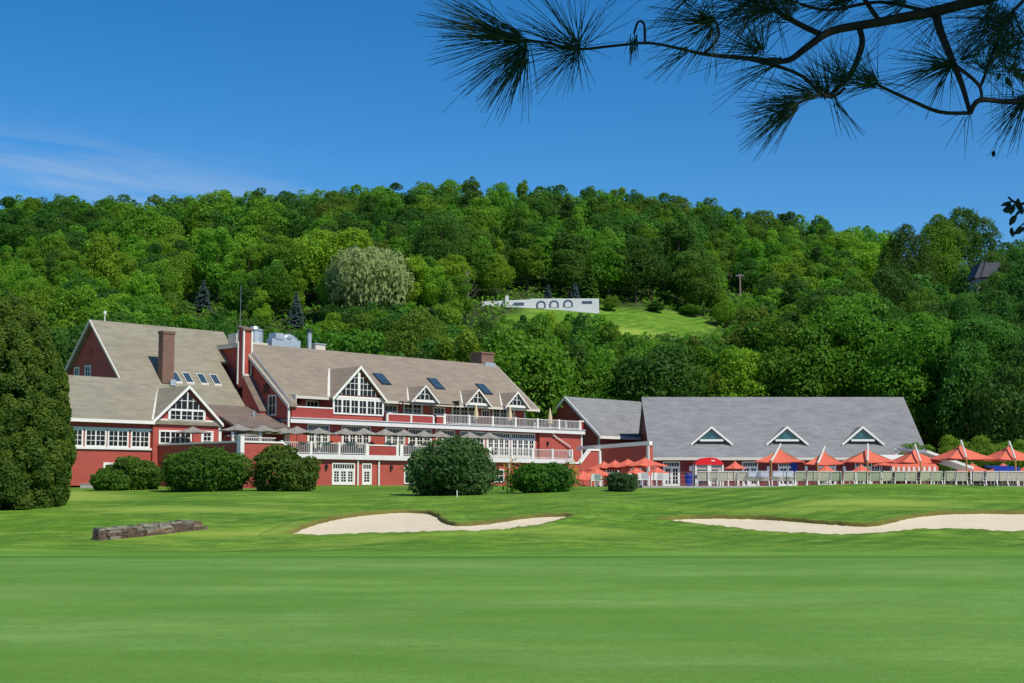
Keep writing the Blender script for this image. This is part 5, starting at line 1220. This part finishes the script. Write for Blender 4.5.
# --- the wooded hill
KEEP = [((612, 706, 309, 331), 268), ((505, 575, 308, 314), 268), ((483, 600, 296, 312), yw - 1), ((-20, 14, 262, 300), 240), ((324, 416, 243, 300), hit(370, 322, 172)[1] - 2), ((192, 214, 280, 308), hit(203, 311, 172)[1]), ((285, 307, 292, 322), hit(296, 327, 172)[1]),
        ((734, 746, 273, 293), y), ((975, 989, 263, 282), D_), ((540, 598, 262, 300), yw + 6)]
def inrect(cx_, top, bot, hw_, r): return cx_ + hw_ > r[0] and cx_ - hw_ < r[1] and top < r[3] and bot > r[2]
cand = []
g = np.random.default_rng(12); Dd = 181.0
mS = smooth_poly(MEADOW); mS2 = smooth_poly(MEADOW2)
while Dd < 438:
    sp_ = 6.7 + (Dd - 181) * .007; half = Dd * .37 + 14; x = -half + g.uniform(0, sp_)
    while x < half:
        xx, yy_ = x + g.uniform(-2.4, 2.4), Dd + g.uniform(-2.6, 2.6)
        x += sp_
        ok = not (-36 < xx < 50 and yy_ < 190 and xx > 8)
        if yy_ < 192 and xx > 4 and xx < 52: ok = False
        if not ok: continue
        if max(sdist(mS, [xx], [yy_])[0], sdist(mS2, [xx], [yy_])[0]) > -1.5: continue
        z = float(ground(xx, yy_)); gx, gy = proj(xx, yy_, z)
        kind = int(g.integers(0, 6)); H = g.uniform(8.5, 14.5) * (1.3 if yy_ < 215 else 1.0)
        if gx > 820 and yy_ < 260: H *= 1.25
        if g.random() < .06: H *= 1.3
        if yy_ > 380: H = min(H, 13.2) * g.uniform(.85, 1.05)
        good = False
        for tr_ in range(6):
            top = proj(xx, yy_, z + H)[1]; hw_ = H * .50 / yy_ * FPX
            bad = any(yy_ < dm_ + 3 and inrect(gx, top - 1, gy, hw_ * .92, r) for r, dm_ in KEEP)
            if not bad: good = True; break
            H *= .84
            if H < 4.5: break
        if good: cand.append((yy_, xx, z, H, kind))
    Dd += sp_ * .86
# hero trees
def hero(px, ptop, D, Hmin, kind, key): 
    x = at(px, 400, D)[0]; z = float(ground(x, D)); return (D, x, z, at(px, ptop, D)[2] - z, kind, key)
cand += [hero(858, 272, 208, 0, 2, 'mid'), hero(896, 262, 212, 0, 1, 'dark'), hero(830, 292, 200, 0, 4, 'bright'), hero(925, 285, 204, 0, 5, 'mid'), hero(800, 312, 196, 0, 0, 'mid'), hero(870, 330, 194, 0, 3, 'mid'), hero(935, 300, 196, 0, 4, 'dark'), hero(1010, 296, 188, 0, 0, 'dark'), hero(905, 345, 190, 0, 3, 'dark'), hero(968, 345, 182, 0, 2, 'dark'), hero(1035, 330, 172, 0, 4, 'dark'), hero(1052, 240, 215, 0, 1, 'dark'), hero(960, 292, 192, 0, 3, 'dark'), hero(975, 345, 174, 0, 4, 'dark'), hero(1012, 360, 168, 0, 2, 'dark'),
         hero(945, 212, 300, 0, 0, 'mid'), hero(910, 222, 292, 0, 4, 'dark'), hero(968, 204, 310, 0, 3, 'dark'),
         hero(506, 313, 236, 0, 0, 'mid'), hero(522, 314, 240, 0, 2, 'dark'), hero(536, 311, 234, 0, 4, 'mid'), hero(552, 308, 236, 0, 2, 'bright'), hero(568, 312, 238, 0, 4, 'mid'), hero(583, 311, 234, 0, 0, 'dark'), hero(598, 313, 236, 0, 4, 'mid'), hero(612, 319, 233, 0, 3, 'mid'), hero(985, 285, 252, 0, 0, 'mid'), hero(1002, 268, 250, 0, 3, 'dark'), hero(1016, 258, 255, 0, 1, 'dark'), hero(718, 370, 193, 0, 3, 'olive'), hero(552, 336, 196, 0, 4, 'mid'), hero(600, 345, 194, 0, 0, 'mid'), hero(650, 335, 197, 0, 2, 'mid'), hero(520, 330, 200, 0, 3, 'mid'), hero(770, 330, 198, 0, 1, 'mid'), hero(815, 318, 200, 0, 5, 'dark'), hero(448, 278, 235, 0, 1, 'mid')]
cand.sort(key=lambda c: c[0])
# coarse visibility: discs painted from near to far
G = 3; bufW, bufH = 1024 // G, 683 // G; buf = np.zeros((bufH, bufW), bool)
for r in ((245, 345, 340, 500), (58, 250, 345, 500), (100, 235, 325, 400), (240, 500, 370, 500), (560, 650, 400, 500), (640, 915, 400, 500), (330, 590, 400, 500), (0, 60, 330, 500)):
    buf[r[2] // G:r[3] // G, r[0] // G:r[1] // G] = True
yyg, xxg = np.mgrid[0:bufH, 0:bufW] * G
vis = []
for c in cand:
    D, x, z, H = c[:4]; cx_, ct = proj(x, D, z + H); cb2 = proj(x, D, z)[1]; hw_ = H * .38 / D * FPX; cyy = ct * .56 + cb2 * .44; hh = (cb2 - ct) * .46
    m_ = ((xxg - cx_) / hw_) ** 2 + ((yyg - cyy) / hh) ** 2 < 1
    new = m_ & ~buf; vis.append(int(new.sum())); buf |= ((xxg - cx_) / (hw_ * .9)) ** 2 + ((yyg - cyy) / (hh * .9)) ** 2 < 1
order = [i for i in range(len(cand)) if vis[i] >= 3]
ranked = sorted(order, key=lambda i: -vis[i]); indiv = set(ranked[:296]); rest = [i for i in range(len(cand)) if i not in indiv and vis[i] >= 1]
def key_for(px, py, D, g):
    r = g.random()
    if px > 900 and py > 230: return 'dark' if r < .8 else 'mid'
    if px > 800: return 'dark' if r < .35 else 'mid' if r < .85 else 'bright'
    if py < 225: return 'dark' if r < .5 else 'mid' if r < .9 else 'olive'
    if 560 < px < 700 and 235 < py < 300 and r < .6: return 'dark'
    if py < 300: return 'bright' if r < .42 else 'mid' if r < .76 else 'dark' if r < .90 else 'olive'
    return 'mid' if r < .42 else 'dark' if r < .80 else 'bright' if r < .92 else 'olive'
DIMS = []
for me in PROTO:
    co = np.empty(len(me.vertices) * 3, np.float32); me.vertices.foreach_get('co', co); co = co.reshape(-1, 3); DIMS.append((co[:, 0].max() - co[:, 0].min(), co[:, 2].max()))
CW = dict(dark='dark green', mid='mid green', bright='bright green', olive='olive green')
zones = [(90, 'over the cedar'), (235, 'above the barn roof'), (330, 'above the silver roof fans'), (425, 'near the willow'), (500, 'above the square brick chimney'), (600, 'above the terrace wall'), (700, 'above the meadow'), (770, 'around the utility pole'), (860, 'above the pool roof'), (930, 'above the slate roof end'), (2000, 'above the rightmost umbrellas')]
bands = [(212, 'on the skyline'), (250, 'high on the hill'), (290, 'halfway up the hill'), (330, 'low on the hill'), (900, 'at the foot of the hill')]
cells = {}
g = np.random.default_rng(5)
far_v, far_f, far_t, far_c, nf = [], [], [], [], 0
for i, c in enumerate(cand):
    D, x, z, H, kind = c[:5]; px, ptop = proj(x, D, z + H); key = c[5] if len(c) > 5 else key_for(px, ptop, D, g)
    rz_, wsc = g.uniform(0, 6.283), (g.uniform(.76, 1.06) if len(c) < 6 else g.uniform(.55, .75))
    if i in indiv:
        if H > 18.5: kind = 6 + kind % 2
        o = bpy.data.objects.new('broadleaf_tree', PROTO[kind]); col.objects.link(o); dw, dh = DIMS[kind]; s = H / dh
        o.location = (x, D, z - .25); o.scale = (s * wsc, s * wsc, s); o.rotation_euler.z = rz_
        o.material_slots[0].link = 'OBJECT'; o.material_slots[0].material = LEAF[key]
        zi = next(k for k, zz in enumerate(zones) if px < zz[0]); bi = next(k for k, bb in enumerate(bands) if ptop < bb[0])
        cells.setdefault((bi, zi, key), []).append((px, o))
    elif i in rest:
        P, nr2, ti = FARP[kind % 6] if 'FARP' in globals() else (None,) * 3
        if P is None:
            FARP = {k2: crown_points(9.5, 10.5, 1.5, 20, 2600, 100 + k2, .15 * (k2 % 3), .30)[:3] for k2 in range(6)}; P, nr2, ti = FARP[kind % 6]
        s = H / 12; cs, sn = math.cos(rz_), math.sin(rz_); q = P * s * np.array([wsc, wsc, 1]); q = np.stack([q[:, 0] * cs - q[:, 1] * sn + x, q[:, 0] * sn + q[:, 1] * cs + D, q[:, 2] + z], 1)
        v, f = leaf_quads(q, np.stack([nr2[:, 0] * cs - nr2[:, 1] * sn, nr2[:, 0] * sn + nr2[:, 1] * cs, nr2[:, 2]], 1), .42 * s)
        far_v.append(v); far_f.append(f + nf); nf += len(v); far_t.append(ti); far_c.append(np.full(len(f), ('dark', 'mid', 'bright', 'olive').index(key), np.int32))
if far_v:
    me = npmesh('distant_wood', np.concatenate(far_v), np.concatenate(far_f)); a_ = me.attributes.new('tint', 'FLOAT', 'FACE'); a_.data.foreach_set('value', np.concatenate(far_t).astype(np.float32))
    for k2 in ('dark', 'mid', 'bright', 'olive'): me.materials.append(LEAF[k2])
    me.polygons.foreach_set('material_index', np.concatenate(far_c)); o = bpy.data.objects.new('distant_wood', me); col.objects.link(o)
    tag(o, 'mass of small far-off tree crowns filling gaps across the wooded hill', 'wood', None, 'stuff')
oo = 'first second third fourth fifth sixth seventh eighth ninth tenth eleventh twelfth thirteenth fourteenth fifteenth'.split()
for (bi, zi, key), L in cells.items():
    L.sort(key=lambda q: q[0])
    for k2, (px, o) in enumerate(L):
        lb = '%s%s tree %s %s' % ('only ' if len(L) == 1 else oo[k2] + ' ', CW[key], bands[bi][1], zones[zi][1].replace("building's ", ''))
        lb += '' if len(L) == 1 else ', from left'
        tag(o, lb, 'tree', 'broadleaf trees covering the hill')
# undergrowth between the trees so no bare slope shows
g = np.random.default_rng(9); n = 70000
ux_ = g.uniform(-1, 1, n); uy_ = g.uniform(176, 432, n); uxx = ux_ * (uy_ * .37 + 12)
ok = np.maximum(sdist(mS, uxx, uy_), sdist(mS2, uxx, uy_)) < -.8; ok &= ~((uxx > 3) & (uxx < 52) & (uy_ < 188)); uxx, uy_ = uxx[ok], uy_[ok]; n = len(uxx)
uz = ground(uxx, uy_) + g.uniform(.1, 1.3, n); P = np.stack([uxx, uy_, uz], 1); nn_ = g.normal(0, .6, (n, 3)); nn_[:, 2] += .8; nn_[:, 1] -= .4
me = foliage_mesh('undergrowth', P, nn_, g.uniform(0, 1, n), .55, mats=(LEAF['mid'],)); o = bpy.data.objects.new('undergrowth', me); col.objects.link(o)
tag(o, 'leafy undergrowth covering the slope between the trees', 'undergrowth', None, 'stuff')
# meadow hedge tufts at lower edge; bare snags
def snag(px, pyb, pyt, label, seed):
    x, y, z = hit(px, pyb, 172); zt = at(px, pyt, y)[2]; r_ = random.Random(seed); M_ = MB(); H = zt - z
    M_.tube([(x, -y, z - .3), (x + .2, -y, z + H * .5), (x, -y, zt)], .2, .04, 6)
    for k in range(16):
        f = r_.uniform(.3, .9); th = r_.uniform(0, 6.28); L = H * .3 * (1.15 - f); M_.tube([(x, -y, z + H * f), (x + math.cos(th) * L * .6, -y + math.sin(th) * L * .6, z + H * f + L * .5), (x + math.cos(th) * L, -y + math.sin(th) * L, z + H * f + L * 1.1)], .06, .015, 4)
    single('bare_tree', M_, PALEBARK, label, 'tree', WF, x, -y, z, 'bare grey trees')
snag(62, 300, 252, 'bare pinkish-grey tree above the cedar at the far left', 1); snag(467, 0 + 318, 268, 'bare pale tree left of the grey terrace wall', 2)

# ------------------------------------------------------------------ overhanging pine branch
PB = mat('pine_bark', (.035, .026, .02), .9, .3, 20, bump=.5, bscale=60)
NEED = mat('pine_needles', (.016, .045, .016), .55, .2, 30, spec=.3)
NEED2 = mat('dry_needles', (.09, .05, .02), .8)
pine = thing('pine_tree', 'overhanging pine branch with long needle tufts across the upper right sky', 'tree', WF, 3.4, -2.9, 0)
def bp_(px, py, D): x, y, z = at(px, py, D); return (x, -y, z)
def spline(pts, n=5):
    P = [Vector(p) for p in pts]; out_ = []
    for i in range(len(P) - 1):
        a, b_, c, d = P[max(i - 1, 0)], P[i], P[i + 1], P[min(i + 2, len(P) - 1)]
        for k in range(n):
            f = k / n; out_.append(.5 * ((2 * b_) + (-a + c) * f + (2 * a - 5 * b_ + 4 * c - d) * f * f + (-a + 3 * b_ - 3 * c + d) * f ** 3))
    return out_ + [P[-1]]
random.seed(3)
S = 2.0 / FPX
main = [(3.35, -2.9, 2.75), (2.2, -2.6, 2.62), (1.35, -2.35, 2.44), bp_(1060, -12, 2.2), bp_(985, -1, 2.15), bp_(940, 10, 2.12), bp_(880, 22, 2.1), bp_(832, 31, 2.08), bp_(806, 48, 2.06), bp_(785, 61, 2.05), bp_(745, 58, 2.03), bp_(704, 54, 2.02), bp_(668, 46, 2.01), bp_(645, 43, 2.0), bp_(612, 46, 2.0), bp_(578, 49, 1.98), bp_(548, 43, 1.97), bp_(524, 40, 1.96)]
mm_ = MB(); sp_pts = spline(main); rad = [max(.0020, .0140 * (1 - i / len(sp_pts)) ** 1.6) for i in range(len(sp_pts))]
mm_.tube(sp_pts, rad, 0, 8)
limb = build('branch', mm_, PB, pine, smooth=True)
tk = MB(); tk.tube([(3.4, -2.9, -.3), (3.38, -2.9, 1.2), (3.4, -2.88, 3.2), (3.42, -2.9, 6.5)], .24, .16, 14); build('trunk', tk, PB, pine, smooth=True)
P_ = rng0.normal(size=(9000, 3)) * np.array([1.3, 1.2, .35]) + np.array([2.6, 2.6, 4.4]); P_ = P_[(P_[:, 2] > 4.0 + .35 * np.maximum(P_[:, 1] - 2.6, 0)) & (P_[:, 1] > 0) & (P_[:, 1] < 6)]  # unseen needle mass overhead, added to keep sun off the branch below
me = foliage_mesh('foliage', P_ - np.array([3.4, 2.9, 0]), rng0.normal(size=P_.shape), rng0.uniform(0, 1, len(P_)), .13, 3.0, mats=(LEAF['dark'],)); o = bpy.data.objects.new('foliage', me); col.objects.link(o); o.parent = pine
for q in ((1.6, -2.4, 4.3), (2.6, -1.6, 4.5), (2.4, -3.8, 4.4), (4.4, -2.2, 4.6)): build('branch', MB().tube([(3.4, -2.9, 4.0), ((3.4 + q[0]) / 2, (-2.9 + q[1]) / 2, 4.3), q], .06, .015, 7), PB, pine, smooth=True)
subs = [
    ([(860, 30, 2.09), (862, 45, 2.07), (852, 72, 2.05), (838, 88, 2.02), (826, 96, 2.0), (815, 90, 2.0)], .0065, .003),
    ([(745, 58, 2.03), (783, 68, 2.02), (805, 78, 2.0), (820, 92, 1.98), (832, 97, 1.98), (845, 88, 1.98)], .004, .0028),
    ([(820, 94, 1.98), (806, 100, 1.97), (795, 105, 1.96)], .003, .002),
    ([(936, 12, 2.12), (940, 30, 2.1), (952, 60, 2.07), (962, 85, 2.05), (970, 113, 2.03)], .0095, .004),
    ([(970, 113, 2.03), (940, 112, 2.01), (910, 100, 2.0), (884, 88, 1.99), (877, 84, 1.98)], .0042, .0025),
    ([(970, 113, 2.03), (980, 100, 2.03), (1010, 102, 2.05), (1040, 98, 2.08)], .0055, .004),
    ([(955, 65, 2.06), (978, 84, 2.04), (982, 100, 2.03)], .0035, .003),
    ([(1024, 0, 2.2), (1006, 20, 2.15), (994, 50, 2.1), (985, 75, 2.08), (980, 88, 2.06)], .004, .0025),
    ([(820, 34, 2.08), (795, 22, 2.06), (775, 8, 2.05), (765, -20, 2.04)], .006, .004),
    ([(704, 54, 2.02), (718, 38, 2.01), (716, 22, 2.0), (708, 24, 2.0)], .003, .002),
    ([(524, 40, 1.96), (526, 50, 1.96), (524, 60, 1.95)], .0028, .002),
    ([(645, 43, 2.0), (644, 24, 2.0), (638, 22, 1.99), (634, 34, 1.99)], .0025, .002),
    ([(880, 22, 2.1), (865, 0, 2.1), (850, -25, 2.1)], .005, .004),
    ([(930, 12, 2.12), (880, 2, 2.1), (830, 10, 2.08), (800, 4, 2.06)], .004, .003),
]
for pts, r0, r1 in subs: build('twig', MB().tube(spline([bp_(*p) for p in pts], 4), r0 * .8, r1 * .8, 6), PB, limb, smooth=True)
def tuft(px, py, D, ang, spread, Lpx, n, drynd=False, depth=.5):
    """needle tuft at a twig point; ang = direction on the picture plane in degrees (0 right, 90 up), long needles with a slight droop"""
    o0 = Vector(bp_(px, py, D)); V_, F_ = [], []; L0 = Lpx / FPX * D
    for k in range(n):
        a = R(ang + random.gauss(0, spread)); dp = random.gauss(0, depth)
        d = Vector((math.cos(a), dp, math.sin(a))).normalized(); L = L0 * random.uniform(.6, 1.05)
        st_ = o0 + Vector((random.uniform(-1, 1), random.uniform(-1, 1), random.uniform(-1, 1))) * .006 + d * random.uniform(0, L * .12)
        side = d.cross(Vector((random.gauss(0, 1), random.gauss(0, 1), random.gauss(0, 1)))).normalized(); up_ = d.cross(side); w0 = .00072
        dr = Vector((0, 0, -1)) * L * random.uniform(.02, .12) + side * L * random.gauss(0, .04)
        c = len(V_); prev = None
        for j, f in enumerate((0, .5, 1)):
            p = st_ + d * L * f + dr * f * f; w_ = w0 * (1 - .6 * f)
            for q in range(3):
                th = q * 2.094; V_.append(p + side * math.cos(th) * w_ + up_ * math.sin(th) * w_)
        for j in range(2):
            for q in range(3): F_.append((c + j * 3 + q, c + j * 3 + (q + 1) % 3, c + (j + 1) * 3 + (q + 1) % 3, c + (j + 1) * 3 + q))
    M_ = MB(); M_.v = [tuple(v) for v in V_]; M_.f = F_; M_.m = [0] * len(F_); build('needle_tuft', M_, NEED2 if drynd else NEED, limb, fix=False)
T = [(524, 40, 1.96, 168, 14, 108, 130), (505, 36, 1.96, 160, 16, 84, 70), (524, 58, 1.95, 238, 12, 66, 60), (526, 46, 1.96, 215, 13, 82, 75), (526, 46, 1.96, 268, 10, 72, 20),
     (578, 49, 1.98, 145, 32, 88, 60), (578, 49, 1.98, 75, 30, 84, 34), (578, 49, 1.98, 215, 22, 62, 46), (578, 49, 1.98, 268, 22, 42, 22), (560, 46, 1.98, 165, 18, 70, 26),
     (634, 36, 1.99, 268, 9, 26, 30), (712, 22, 2.0, 190, 26, 74, 60), (712, 22, 2.0, 150, 30, 66, 36), (690, 50, 2.0, 215, 18, 50, 18), (716, 24, 2.0, 245, 18, 60, 22), (700, 18, 2.0, 30, 30, 60, 26),
     (762, 52, 2.03, 160, 20, 66, 46), (762, 52, 2.03, 120, 26, 60, 26), (780, 60, 2.03, 200, 14, 80, 30), (770, 10, 2.05, 165, 26, 84, 76), (775, 6, 2.05, 210, 30, 70, 50), (790, 20, 2.05, 120, 30, 70, 40), (800, 4, 2.06, 175, 28, 90, 60),
     (796, 105, 1.96, 190, 16, 62, 78), (796, 105, 1.96, 222, 13, 66, 62), (815, 95, 1.98, 175, 16, 68, 60), (826, 96, 2.0, 110, 26, 52, 60), (838, 86, 2.0, 70, 30, 60, 46), (846, 82, 2.0, 140, 26, 58, 46), (832, 98, 1.98, 300, 16, 48, 16),
     (877, 84, 1.98, 150, 20, 56, 78), (877, 84, 1.98, 190, 12, 50, 18), (877, 84, 1.98, 345, 9, 40, 8),
     (952, 63, 2.07, 190, 16, 72, 54), (952, 63, 2.07, 235, 22, 60, 40), (952, 66, 2.07, 150, 24, 66, 30), (968, 110, 2.03, 250, 25, 46, 8), (960, 60, 2.06, 30, 30, 62, 40),
     (985, 72, 2.07, 60, 45, 72, 60), (992, 50, 2.1, 20, 50, 76, 80), (1005, 22, 2.15, 200, 40, 84, 90), (1010, 10, 2.15, 260, 40, 84, 90), (1026, 98, 2.07, 235, 14, 62, 60), (1028, 96, 2.07, 200, 30, 52, 40), (940, 14, 2.12, 200, 40, 60, 40), (995, 2, 2.15, 240, 40, 70, 60),
     (905, 4, 2.1, 160, 40, 70, 60), (850, 4, 2.1, 150, 50, 70, 70), (850, -4, 2.1, 200, 30, 70, 50), (760, -6, 2.04, 215, 30, 80, 70), (700, -10, 2.0, 200, 30, 70, 36), (1020, 40, 2.1, 200, 60, 60, 80), (640, -22, 2.0, 190, 20, 60, 14)]
for k, q in enumerate(T[:56]): tuft(*q[:6], int(q[6] * .78))
# broad leaves of a neighbouring branch, just in at the right
lt = thing('leafy_branch', 'twig of dark oval leaves hanging in at the right edge', 'branch', WF, 1.6, -3.1, 2.2)
LM = mat('dark_broad_leaves', (.014, .03, .012), .5)
tw_ = MB().tube(spline([bp_(1180, 190, 3.2), bp_(1060, 195, 3.05), bp_(1022, 204, 3.0), bp_(1008, 197, 3.0)], 4), .006, .002, 5).tube(spline([bp_(1060, 195, 3.05), bp_(1035, 215, 3.0), bp_(1018, 228, 3.0)], 4), .003, .0015, 5).tube(spline([bp_(1110, 60, 3.1), bp_(1040, 70, 3.05), bp_(1005, 68, 3.0)], 4), .004, .002, 5).tube([bp_(1180, 190, 3.2), (2.6, -3.4, 2.6), (4.2, -4.0, 2.4)], .012, .03, 6).tube([bp_(1110, 60, 3.1), (2.6, -3.4, 2.6)], .006, .01, 6).tube([(4.2, -4, -.2), (4.2, -4, 2.45), (4.3, -4.1, 5)], .1, .07, 8)
build('twig', tw_, PB, lt, smooth=True)
def leaf(px, py, D, L, a, f=None):
    o0 = Vector(bp_(px, py, D)); d = Vector((math.cos(a), random.uniform(-.5, .5), math.sin(a))).normalized(); s = d.cross(Vector((random.gauss(0, .3), 1, random.gauss(0, .6)))).normalized(); n = d.cross(s) * L * .1
    ps = [o0] + [o0 + d * L * f_ + s * L * w_ + n * (abs(w_) > 0) for f_, w_ in ((.25, .2), (.55, .24), (.85, .1), (1, 0), (.85, -.1), (.55, -.24), (.25, -.2))] + [o0 + d * L * .5]
    M_ = MB(); M_.add(ps, [(0, 1, 8), (1, 2, 8), (2, 3, 8), (3, 4, 8), (4, 5, 8), (5, 6, 8), (6, 7, 8), (7, 0, 8)]); build('leaf', M_, LM, lt, fix=False)
random.seed(8)
for k in range(16): leaf(random.uniform(1009, 1040), random.uniform(197, 240) if k > 4 else random.uniform(196, 208), 3.0, .028, R(random.uniform(190, 300)))
for k in range(9): leaf(random.uniform(1004, 1030), random.uniform(58, 78), 3.0, .024, R(random.uniform(200, 330)))
for p in ((1000, 72), (1008, 76), (1014, 90), (994, 150)): leaf(p[0], p[1], 3.0, .02, R(255))
build('petiole', MB().tube([bp_(994.5, 151, 3.0), bp_(1003, 120, 3.0), bp_(1010, 70, 3.0)], .0006, n=4), PB, lt)
